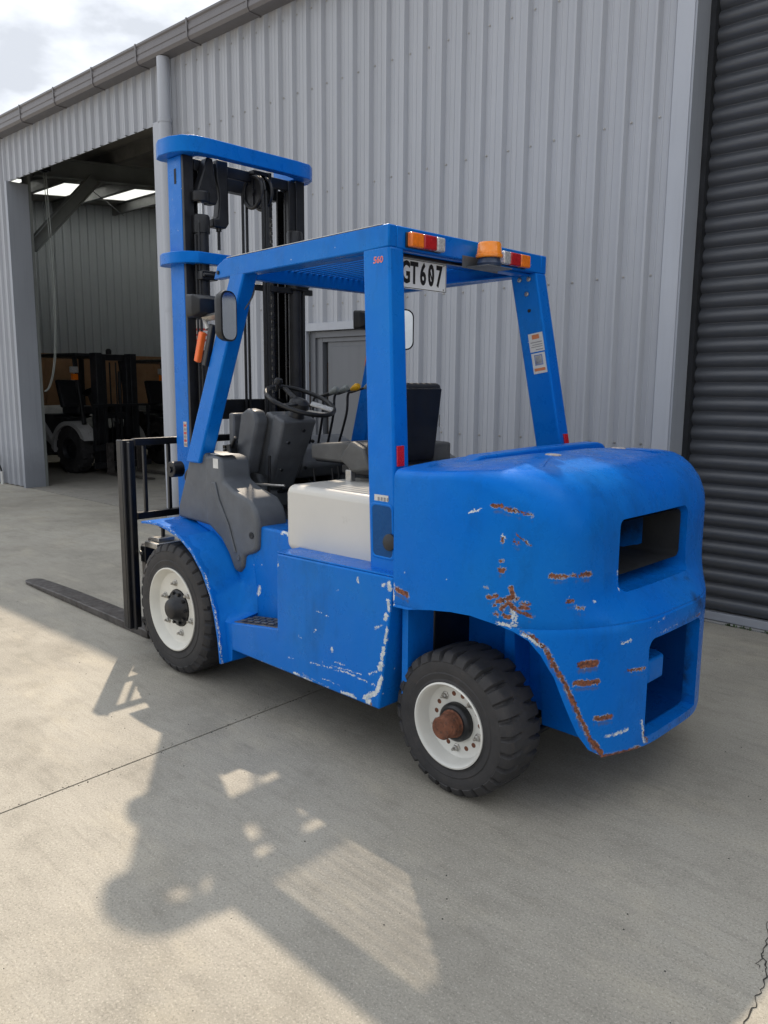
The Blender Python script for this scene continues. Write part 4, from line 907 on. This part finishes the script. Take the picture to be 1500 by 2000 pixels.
for sg in (1, -1):
    side(sg, 'lift_cylinder', lathe([(.042, 0), (.042, 2.04), (.050, 2.042), (.050, 2.13), (.044, 2.14), (.001, 2.141)], (2.065, .335, .35), (0, 0, 1), 24), 'dark_steel', smooth=True)
    side(sg, 'lift_rod', lathe([(.022, 0), (.022, .09)], (2.065, .335, 2.47 if sg > 0 else 2.40), (0, 0, 1), 16), 'chrome' if sg > 0 else 'dark_steel', smooth=True)
    if sg > 0: side(sg, 'rod_bracket', join(lathe([(.05, 0), (.052, .01), (.052, .06), (.001, .065)], (2.065, .335, 2.555), (0, 0, 1), 20), prism([(.385, 2.555), (.245, 2.555), (.230, 2.59), (.262, 2.80), (.300, 2.80)], 0, 2.04, 2.10)), 'dark_steel', bevel=.008)
    side(sg, 'cylinder_pipe', join(tube([(2.03, .372, .5), (2.03, .372, 2.44), (2.04, .37, 2.46)], .007, 8), tube([(2.045, .385, .5), (2.045, .385, 2.38)], .006, 8)), 'hose')
    side(sg, 'cylinder_clamp', join(box(1.99, 2.07, .28, .385, 2.135, 2.185), tube([(1.985, .30, 2.16), (1.985, .38, 2.16)], .012, 8)), 'black_steel', bevel=.004)
# chain hook bracket on the left, with hanging stud
part('chain_anchor', prism([(.205, 2.815), (.130, 2.815), (.130, 2.475), (.150, 2.445), (.235, 2.445), (.238, 2.492), (.205, 2.497), (.196, 2.56), (.192, 2.64), (.21, 2.72)], 0, 2.085, 2.145), 'dark_steel', FL, bevel=.008)
part('chain_stud', lathe([(.009, 0), (.009, .10), (.016, .102), (.016, .12), (.009, .122)], (2.11, .187, 2.325), (0, 0, 1), 10), 'black_steel', FL)
# pulley with hoses and chains on the right of centre
def torus(c_, R_, r, ax=(0, 1, 0), n=32, m_=10):
    c_ = Vector(c_); a_ = Vector(ax).normalized(); u, v = frame_of(a_); V = []; F = []
    for i in range(n):
        t_ = 2*pi*i/n; d = u*cos(t_)+v*sin(t_)
        for j in range(m_):
            s = 2*pi*j/m_; V.append(c_+d*(R_+r*cos(s))+a_*r*sin(s))
    for i in range(n):
        for j in range(m_): F.append((i*m_+j, ((i+1) % n)*m_+j, ((i+1) % n)*m_+(j+1) % m_, i*m_+(j+1) % m_))
    return V, F
for sg in (1, -1):
    y = -.045 if sg > 0 else -.115
    pu = part('hose_pulley', join(torus((2.09, y, 2.68), .088, .012), lathe([(.020, -.012), (.020, .012)], (2.09, y, 2.68), (0, 1, 0), 14), beam((2.09, y, 2.60), (2.09, y, 2.76), .016, .012), beam((2.005, y, 2.68), (2.175, y, 2.68), .012, .016), lathe([(.084, -.002), (.084, .002)], (2.09, y-.004, 2.68), (0, 1, 0), 32)), 'dark_steel' if sg > 0 else 'black_steel', FL, smooth=True)
part('pulley_bracket', join(box(2.05, 2.13, -.155, -.135, 2.55, 2.80), box(2.06, 2.12, -.16, -.03, 2.775, 2.80)), 'dark_steel', FL, bevel=.004)
def hose(x, y, z0, z1, r, name='mast_hose', m_='hose'): return part(name, tube([(x, y, z0), (x, y, z1)], r, 8), m_, FL, smooth=True)
for y in (-.032, -.062): hose(2.178, y, .5, 2.68, .0085)
for x, y in ((2.003, -.05), (2.003, -.072), (2.04, -.115)): hose(x, y, .5, 2.68, .009)
part('mast_hose', tube([(2.09+.092*cos(a), -.062, 2.68+.092*sin(a)) for a in [pi-k*pi/12 for k in range(13)]], .009, 8), 'hose', FL, smooth=True)
# leaf chains: separate joined link stacks
def chain(x, y, z0, z1):
    G = []; z = z0; k = 0
    while z < z1:
        w_ = .012 if k % 2 else .008
        G.append(box(x-w_, x+w_, y-.010+.002*(k % 2), y+.010-.002*(k % 2), z, z+.021)); z += .0235; k += 1
    return join(*G)
o = part('lift_chain', chain(2.075, -.158, .45, 2.68), 'zinc', FL); o.data.materials.clear(); o.data.materials.append(mat('oiled_chain', (.10, .095, .085), .4, .7, .4, 60)); o['kind'] = 'stuff'
o = part('lift_chain', chain(2.10, .187, .45, 1.2), 'grease', FL)
part('free_lift_cylinder', lathe([(.045, 0), (.045, 1.95), (.052, 1.955), (.052, 2.02), (.001, 2.03)], (2.16, -.215, .32), (0, 0, 1), 20), 'grease', FL, smooth=True)
part('mast_ladder_plate', join(prism([(-.315, 2.79), (-.395, 2.79), (-.40, 2.70), (-.425, 2.60), (-.43, 2.52), (-.415, 2.50), (-.43, 2.44), (-.43, 2.38), (-.41, 2.36), (-.36, 2.40), (-.315, 2.42)], 0, 2.09, 2.13)), 'dark_steel', FL, bevel=.006)
part('hose_clip', join(tube([(2.07, -.43, 2.42), (2.07, -.455, 2.40), (2.07, -.455, 2.30)], .005, 6), lathe([(.010, 0), (.010, .012)], (2.07, -.46, 2.41), (0, 1, 0), 8)), 'black_steel', FL)
part('cable_bar', box(2.04, 2.07, -.46, .02, 2.115, 2.150), 'dark_steel', FL, bevel=.004)
part('mast_sticker', box(2.122, 2.158, .4303, .4312, 1.20, 1.345), 'sticker_worn', FL)
for k in range(6): part('print', box(2.127, 2.153, .4313, .4318, 1.207+k*.022, 1.220+k*.022), 'ink_red' if k % 2 else 'ink_grey', FL)
part('cylinder_sticker', lathe([(.0428, 0), (.0428, .17)], (2.065, .335, 1.75), (0, 0, 1), 24), 'sticker', FL, smooth=True)
for k in range(3): part('print', lathe([(.0432, 0), (.0432, .012)], (2.065, .335, 1.80+k*.03), (0, 0, 1), 24), 'ink_red', FL, smooth=True)
for o in set(bpy.data.objects)-before_mast:      # the mast stands 85 mm further forward than it was drawn
    if o.parent is FL: o.location.x += .085
# tilt cylinders
for sg in (1, -1):
    side(sg, 'tilt_cylinder', join(lathe([(.033, 0), (.033, .35)], (1.70, .46, 1.02), (1, .16, .10), 18), lathe([(.048, 0), (.052, .01), (.052, .035), (.045, .045)], (2.00, .51, 1.05), (1, .16, .10), 18)), 'dark_steel', smooth=True)
    side(sg, 'tilt_pin', join(lathe([(.040, -.035), (.045, -.03), (.045, .03), (.040, .035)], (2.14, .552, 1.085), (0, 1, 0), 20), lathe([(.02, .034), (.02, .045), (.001, .045)], (2.14, .552, 1.085), (0, 1, 0), 6)), 'black_steel', smooth=True)
# carriage and load backrest
BX = 2.50
def up(y0, y1):
    return join(box(BX, BX+.018, y0, y1, .09, 1.235), box(BX+.018, BX+.075, y1-.014 if y1 > 0 else y0, y1 if y1 > 0 else y0+.014, .09, 1.235), box(BX-.035, BX, y1-.035 if y1 > 0 else y0+.020, y1-.020 if y1 > 0 else y0+.035, .09, 1.225))
part('backrest_upright', up(.605, .685), 'black_steel', FL, bevel=.010, seg=3)
part('backrest_upright', up(-.685, -.605), 'black_steel', FL, bevel=.010, seg=3)
part('backrest_top_bar', box(BX+.002, BX+.045, -.603, .603, 1.198, 1.240), 'black_steel', FL, bevel=.004)
part('backrest_lower_bar', box(BX+.002, BX+.045, -.603, .603, .755, .797), 'black_steel', FL, bevel=.004)
for y in (.535, .372, .21, .05, -.11, -.27, -.43):
    part('backrest_bar', box(BX+.010, BX+.032, y-.010, y+.010, .798, 1.197), 'zinc' if False else 'dark_steel', FL, bevel=.003)
cr_ = part('fork_carriage', join(box(BX-.06, BX-.003, -.60, .60, .50, .60), box(BX-.06, BX-.003, -.60, .60, .10, .20), box(2.26, BX-.06, .26, .30, .12, .62), box(2.26, BX-.06, -.30, -.26, .12, .62)), 'black_steel', FL, bevel=.006)
part('carriage_stop', join(box(2.30, 2.44, .43, .60, .60, .635), box(2.33, 2.42, .46, .57, .636, .660)), 'zinc', cr_, bevel=.005)
part('carriage_stop', lathe([(.012, 0), (.012, .055), (.022, .056), (.022, .068), (.001, .070)], (2.37, .515, .66), (0, 0, 1), 8), 'black_steel', cr_)
for z in (.56, .14): part('carriage_bolt', lathe([(.014, 0), (.014, .008), (.001, .012)], (2.47, .606, z), (0, 1, 0), 8), 'zinc', cr_)
def fork(y0, y1, tip):
    n_ = 6; rows = []
    yc = (y0+y1)/2; hw = (y1-y0)/2
    sec = [(BX+.02, hw, .0, .05), (BX+.06, hw, .0, .052), (3.1, hw, .001, .050), (3.7, hw*.99, .004, .046), (tip-.35, hw*.97, .006, .036), (tip-.09, hw*.93, .006, .026), (tip-.03, hw*.70, .007, .022), (tip, hw*.34, .008, .018)]
    return join(loft([[(x, yc-h, a), (x, yc+h, a), (x, yc+h, b), (x, yc-h, b)] for x, h, a, b in sec]), box(BX-.001, BX+.045, y0, y1, .052, .60), box(BX-.05, BX-.002, y0+.02, y1-.02, .53, .64))
part('fork', fork(.425, .567, 4.48), 'fork_steel', FL, bevel=.005)
part('fork', fork(-.585, -.443, 4.46), 'fork_steel', FL, bevel=.005)

# ---- operator's place
part('front_cowl', prism([(1.885, 1.19), (1.845, 1.205), (1.735, 1.205), (1.690, 1.18), (1.66, 1.05), (1.62, .98), (1.62, .82), (1.80, .828), (2.02, .835), (2.015, .90), (1.93, 1.08)], 1, .46, .618), 'grey_plastic', FL, bevel=.016, seg=4)
part('side_cowl', prism([(1.735, 1.195), (1.66, 1.20), (1.60, 1.19), (1.585, 1.17), (1.575, 1.075), (1.48, 1.035), (1.345, 1.00), (1.30, .955), (1.275, .90), (1.285, .76), (1.325, .735), (1.40, .71), (1.41, .645), (1.455, .612), (1.49, .625), (1.535, .70), (1.60, .77), (1.70, .822), (1.735, .83)], 1, .44, .626), 'grey_plastic', FL, bevel=.020, seg=4)
part('cowl_rib', prism([(1.665, 1.06), (1.63, 1.065), (1.60, .98), (1.52, .86), (1.46, .72), (1.475, .715), (1.54, .85), (1.62, .96)], 1, .626, .634), 'grey_plastic', FL, bevel=.004)
part('cowl_plug', lathe([(.017, 0), (.017, .003), (.010, .0035), (.001, .001)], (1.33, .627, .825), (0, 1, 0), 16), 'dark_recess', FL)
part('cowl_plug', lathe([(.014, 0), (.014, .003), (.009, .0035), (.001, .001)], (1.445, .627, .695), (0, 1, 0), 16), 'grey_plastic', FL)
part('cowl_tag', box(1.605, 1.650, .6265, .6275, 1.135, 1.185), 'sticker', FL)
part('cowl_top_label', box(1.58, 1.70, .51, .61, 1.2035, 1.205), 'sticker', FL)
# bulkhead and dashboard
part('bulkhead', join(box(1.98, 2.02, -.49, .49, .30, 1.14), box(1.86, 1.98, -.49, .45, .868, .96)), 'black_plastic', FL, bevel=.01)
part('toe_board', hexa([(1.70, -.48, .868), (1.98, -.48, .868), (1.98, .44, .868), (1.70, .44, .868), (1.94, -.48, 1.02), (1.98, -.48, 1.02), (1.98, .44, 1.02), (1.94, .44, 1.02)]), 'black_plastic', FL, bevel=.01)
# steering column: big moulded box tilted back, centred on y .10
cy = .12
def colbox(x0, z0, x1, z1, w0, w1, d0, d1):  # from lower centre to upper centre
    a = Vector((x0, cy, z0)); b = Vector((x1, cy, z1)); d = (b-a).normalized(); f_ = Vector((d.z, 0, -d.x))
    R0 = [a-f_*d0+Vector((0, s*w0, 0)) for s in (-1, 1)]+[a+f_*d0+Vector((0, s*w0, 0)) for s in (1, -1)]
    R1 = [b-f_*d1+Vector((0, s*w1, 0)) for s in (-1, 1)]+[b+f_*d1+Vector((0, s*w1, 0)) for s in (1, -1)]
    return hexa(R0+R1)
part('steering_column', colbox(1.80, 1.00, 1.655, 1.385, .085, .10, .085, .095), 'dash_plastic', FL, bevel=.022, seg=4)
part('column_cover', colbox(1.745, 1.04, 1.60, 1.385, .095, .12, .045, .05), 'dash_plastic', FL, bevel=.015, seg=3)
part('column_side_box', prism([(1.93, 1.10), (1.80, 1.06), (1.70, 1.36), (1.73, 1.42), (1.80, 1.43), (1.86, 1.40)], 1, .225, .305), 'dash_plastic', FL, bevel=.018, seg=3)
part('column_side_box', box(1.93, 1.98, .20, .30, 1.10, 1.40), 'dash_plastic', FL, bevel=.012)
part('column_foot', prism([(1.93, .87), (1.72, .87), (1.72, .95), (1.80, 1.06), (1.90, 1.06), (1.93, 1.0)], 1, .02, .24), 'dash_plastic', FL, bevel=.015)
for a_, b_ in ((.03, .03), (.20, .03), (.03, .20), (.20, .20), (.115, .27)):
    p = Vector((1.685-.375*b_-.035, cy-.10+a_, 1.09+b_*.9)); part('column_screw', lathe([(.010, 0), (.010, .012), (.001, .013)], p+Vector((-.03, 0, -.015)), (-.93, 0, -.36), 8), 'black_plastic', FL)
# steering wheel
sc = Vector((1.575, .105, 1.475)); sn = Vector((-.42, -.03, 1)).normalized()
sw = part('steering_wheel', torus(sc, .192, .0125, sn, 48, 12), 'black_plastic', FL, smooth=True)
part('wheel_boss', lathe([(.045, -.03), (.058, -.015), (.055, .01), (.035, .026), (.001, .03)], sc-sn*.018, sn, 24), 'black_plastic', sw, smooth=True)
u_, v_ = frame_of(sn)
for a in (.4, 2.5, 4.6):
    d = u_*cos(a)+v_*sin(a); part('spoke', beam(sc-sn*.012+d*.04, sc+d*.186, .034, .012, sn.cross(d)), 'black_plastic', sw, bevel=.004)
kd = Vector((.25, .135, 0)); kd = (kd-sn*kd.dot(sn)).normalized(); part('spinner_knob', join(lathe([(.010, 0), (.010, .035), (.021, .040), (.024, .055), (.018, .072), (.001, .075)], sc+kd*.150, sn, 18)), 'black_plastic', sw, smooth=True)
part('column_neck', lathe([(.05, 0), (.042, .05), (.03, .085)], sc-sn*.115, sn, 20), 'black_plastic', FL, smooth=True)
rk = Vector((-.6, -.5, 0)); rk = (rk-sn*rk.dot(sn)).normalized()
part('wheel_tape', beam(sc+rk*.06+sn*.004, sc+rk*.185+sn*.006, .060, .014, sn.cross(rk)), 'white_tape', sw, bevel=.006)
part('gear_stalk', tube([sc-sn*.05, sc-sn*.045+rk*.12+Vector((-.05, 0, .01)), sc-sn*.03+rk*.17+Vector((-.04, 0, .01))], [.006, .006, .010], 8), 'white_tape', FL)
# instrument panel to the right of the column and levers
part('instrument_panel', prism([(1.98, 1.02), (1.98, 1.24), (1.90, 1.26), (1.72, 1.19), (1.68, 1.10), (1.74, 1.02)], 1, -.49, .0), 'dash_plastic', FL, bevel=.02, seg=3)
for i, (dx, dy, h) in enumerate(((.0, -.14, .0), (-.02, -.20, .01), (-.05, -.26, .02), (-.09, -.33, .03))):
    lv = part('hydraulic_lever', tube(spline([(1.80+dx*.5, dy, 1.18), (1.765+dx, dy-.002, 1.36+h), (1.755+dx, dy-.005, 1.475+h), (1.72+dx, dy-.012, 1.492+h), (1.63+dx, dy-.02, 1.515+h)], 6), .0075, 8), 'black_steel', FL, smooth=True)
    part('lever_knob', lathe([(.008, 0), (.013, .012), (.019, .035), (.021, .05), (.015, .066), (.001, .070)], (1.63+dx, dy-.02, 1.515+h), (-.9, -.05, .33), 14), ['grey_knob', 'grey_knob', 'yellow_knob', 'grey_knob'][i], lv, smooth=True)
# right hand console with a small tray
part('right_console', prism([(2.02, .86), (2.02, 1.17), (1.90, 1.20), (1.10, 1.185), (1.02, 1.15), (1.0, .86)], 1, -.62, -.36), 'dash_plastic', FL, bevel=.03, seg=4)
tr_ = part('tray', join(box(1.42, 1.56, -.50, -.37, 1.196, 1.204), box(1.42, 1.425, -.50, -.37, 1.204, 1.222), box(1.555, 1.56, -.50, -.37, 1.204, 1.222), box(1.425, 1.555, -.50, -.495, 1.204, 1.222), box(1.425, 1.555, -.375, -.37, 1.204, 1.222)), 'black_plastic', FL, bevel=.002)
# pedals and rods
for y in (.30, .12, -.10):
    part('pedal', join(beam((1.74, y, .95), (1.68, y, .985), .07, .012, (0, 1, 0)), tube([(1.71, y, .965), (1.80, y, 1.06), (1.90, y, 1.14)], .008, 8)), 'black_plastic', FL)
part('linkage_rod', tube([(1.90, .47, 1.03), (1.30, .44, 1.06)], .006, 6), 'zinc', FL); part('linkage_rod', tube([(1.62, .30, .87), (1.63, .28, 1.18)], .009, 8), 'dark_steel', FL)
for x, y in ((1.50, .05), (1.46, -.05), (1.52, -.15)): part('linkage_rod', tube([(x, y, .87), (x+.03, y, 1.10)], .007, 6), 'dark_steel', FL)
part('parking_brake', join(beam((1.85, .33, .93), (1.90, .34, 1.23), .035, .05), lathe([(.045, -.02), (.05, 0), (.045, .02)], (1.86, .36, 1.10), (0, 1, 0), 16), tube([(1.90, .34, 1.20), (1.83, .36, 1.27)], .012, 8)), 'black_plastic', FL, bevel=.006)
# seat
part('seat_base', box(.62, 1.12, -.22, .22, 1.120, 1.175), 'black_plastic', FL, bevel=.01)
part('seat_pan', box(.72, 1.30, -.24, .24, 1.172, 1.190), 'black_plastic', FL, bevel=.008)
part('seat_cushion', loft([[(1.36, -.21, 1.20), (1.36, .21, 1.20), (1.36, .21, 1.225), (1.36, -.21, 1.225)], [(1.31, -.25, 1.185), (1.31, .25, 1.185), (1.31, .25, 1.262), (1.31, -.25, 1.262)], [(1.05, -.26, 1.18), (1.05, .26, 1.18), (1.05, .26, 1.285), (1.05, -.26, 1.285)], [(.80, -.26, 1.18), (.80, .26, 1.18), (.80, .26, 1.275), (.80, -.26, 1.275)]]), 'cushion', FL, bevel=.035, seg=4)
def sbk(x0, x1, z, h, c_=.10): return [(x0, c_-h, z), (x1, c_-h, z), (x1, c_+h, z), (x0, c_+h, z)]
sb = part('seat_back', loft([sbk(.76, .86, 1.15, .19, .12), sbk(.75, .85, 1.25, .205, .12), sbk(.725, .80, 1.43, .205, .12), sbk(.70, .755, 1.575, .19, .12)]), 'vinyl', FL, bevel=.030, seg=4)
part('seat_back_shell', loft([sbk(.742, .76, 1.20, .18, .12), sbk(.690, .705, 1.55, .172, .12)]), 'black_plastic', sb, bevel=.012, seg=3)
part('seat_tag', box(.735, .745, -.105, -.092, 1.36, 1.42), 'sticker', sb)
part('belt_reel', prism([(.80, 1.17), (.92, 1.15), (1.02, 1.21), (.93, 1.30), (.84, 1.27)], 1, .27, .335), 'cushion', FL, bevel=.015, seg=3)
part('belt_buckle', join(box(.93, .97, .30, .33, 1.10, 1.16), tube([(.95, .315, 1.16), (.95, .315, 1.21)], .008, 6)), 'zinc', FL, bevel=.004)
part('seat_bolt', lathe([(.013, 0), (.013, .01), (.001, .012)], (.76, .30, 1.20), (0, 1, 0), 10), 'sticker', FL)
# mirrors, lamps, indicators on the front legs
for sg in (1, -1):
    c_ = Vector((1.44, .655 if sg > 0 else -.575, 1.885))
    ring = rrect(-.058, .058, -.118, .118, .045, 5); tz = .0
    ca, sa = cos(radians(20)), sin(radians(20))*sg
    def mp_(a, b, dx): return (c_.x+dx*ca-a*1.12*sa, c_.y+dx*sa+a*1.12*ca, c_.z+b)
    mb = part('mirror', loft([[mp_(a*.86, b*.92, .040) for a, b in ring], [mp_(a, b, .020) for a, b in ring], [mp_(a, b, -.002) for a, b in ring], [mp_(a*.86, b*.93, -.003) for a, b in ring]]), 'black_plastic', FL, smooth=True)
    part('mirror_glass', loft([[mp_(a*.86, b*.93, -.0035) for a, b in ring], [mp_(a*.86, b*.93, -.0045) for a, b in ring]]), 'mirror', mb)
    part('mirror_arm', tube([(1.53, .57*sg, 1.94), (1.50, .60*sg, 1.92), (1.475, c_.y, 1.89)], .008, 8), 'black_steel', mb)
    lp = part('head_lamp', loft([[(1.72, (.585+a)*sg, 1.955+b) for a, b in rrect(-.05, .05, -.035, .035, .012, 3)], [(1.75, (.585+a)*sg, 1.955+b) for a, b in rrect(-.078, .078, -.055, .055, .015, 3)], [(1.80, (.585+a)*sg, 1.955+b) for a, b in rrect(-.082, .082, -.058, .058, .015, 3)]]), 'black_plastic', FL, bevel=.004)
    part('lens', loft([[(1.8005, (.585+a)*sg, 1.955+b) for a, b in rrect(-.074, .074, -.05, .05, .015, 3)], [(1.806, (.585+a)*sg, 1.955+b) for a, b in rrect(-.072, .072, -.048, .048, .015, 3)]]), 'clear_lens', lp)
    part('lamp_bracket', join(beam((1.62, .575*sg, 1.905), (1.76, .585*sg, 1.895), .02, .03), tube([(1.76, .585*sg, 1.90), (1.73, .585*sg, 1.84)], .012, 8)), 'zinc', lp)
    part('indicator', beam((1.745, .605*sg, 1.825), (1.785, .615*sg, 1.675), .035, .03), 'orange_plastic', FL, bevel=.006)
    part('indicator_base', beam((1.68, .585*sg, 1.86), (1.735, .60*sg, 1.655), .035, .03), 'black_plastic', FL, bevel=.005)
    part('lamp_cable', tube(spline([(1.50, .50*sg, 2.10), (1.47, .48*sg, 2.02), (1.50, .52*sg, 1.93), (1.54, .55*sg, 1.90)], 6), .004, 6), 'cushion', FL)

part('fuel_cap', lathe([(.03, 0), (.034, .006), (.034, .028), (.026, .032), (.001, .033)], (.315, .672, .945), (0, 1, .1), 20), 'black_plastic', FL, smooth=True)
S['done'] = True
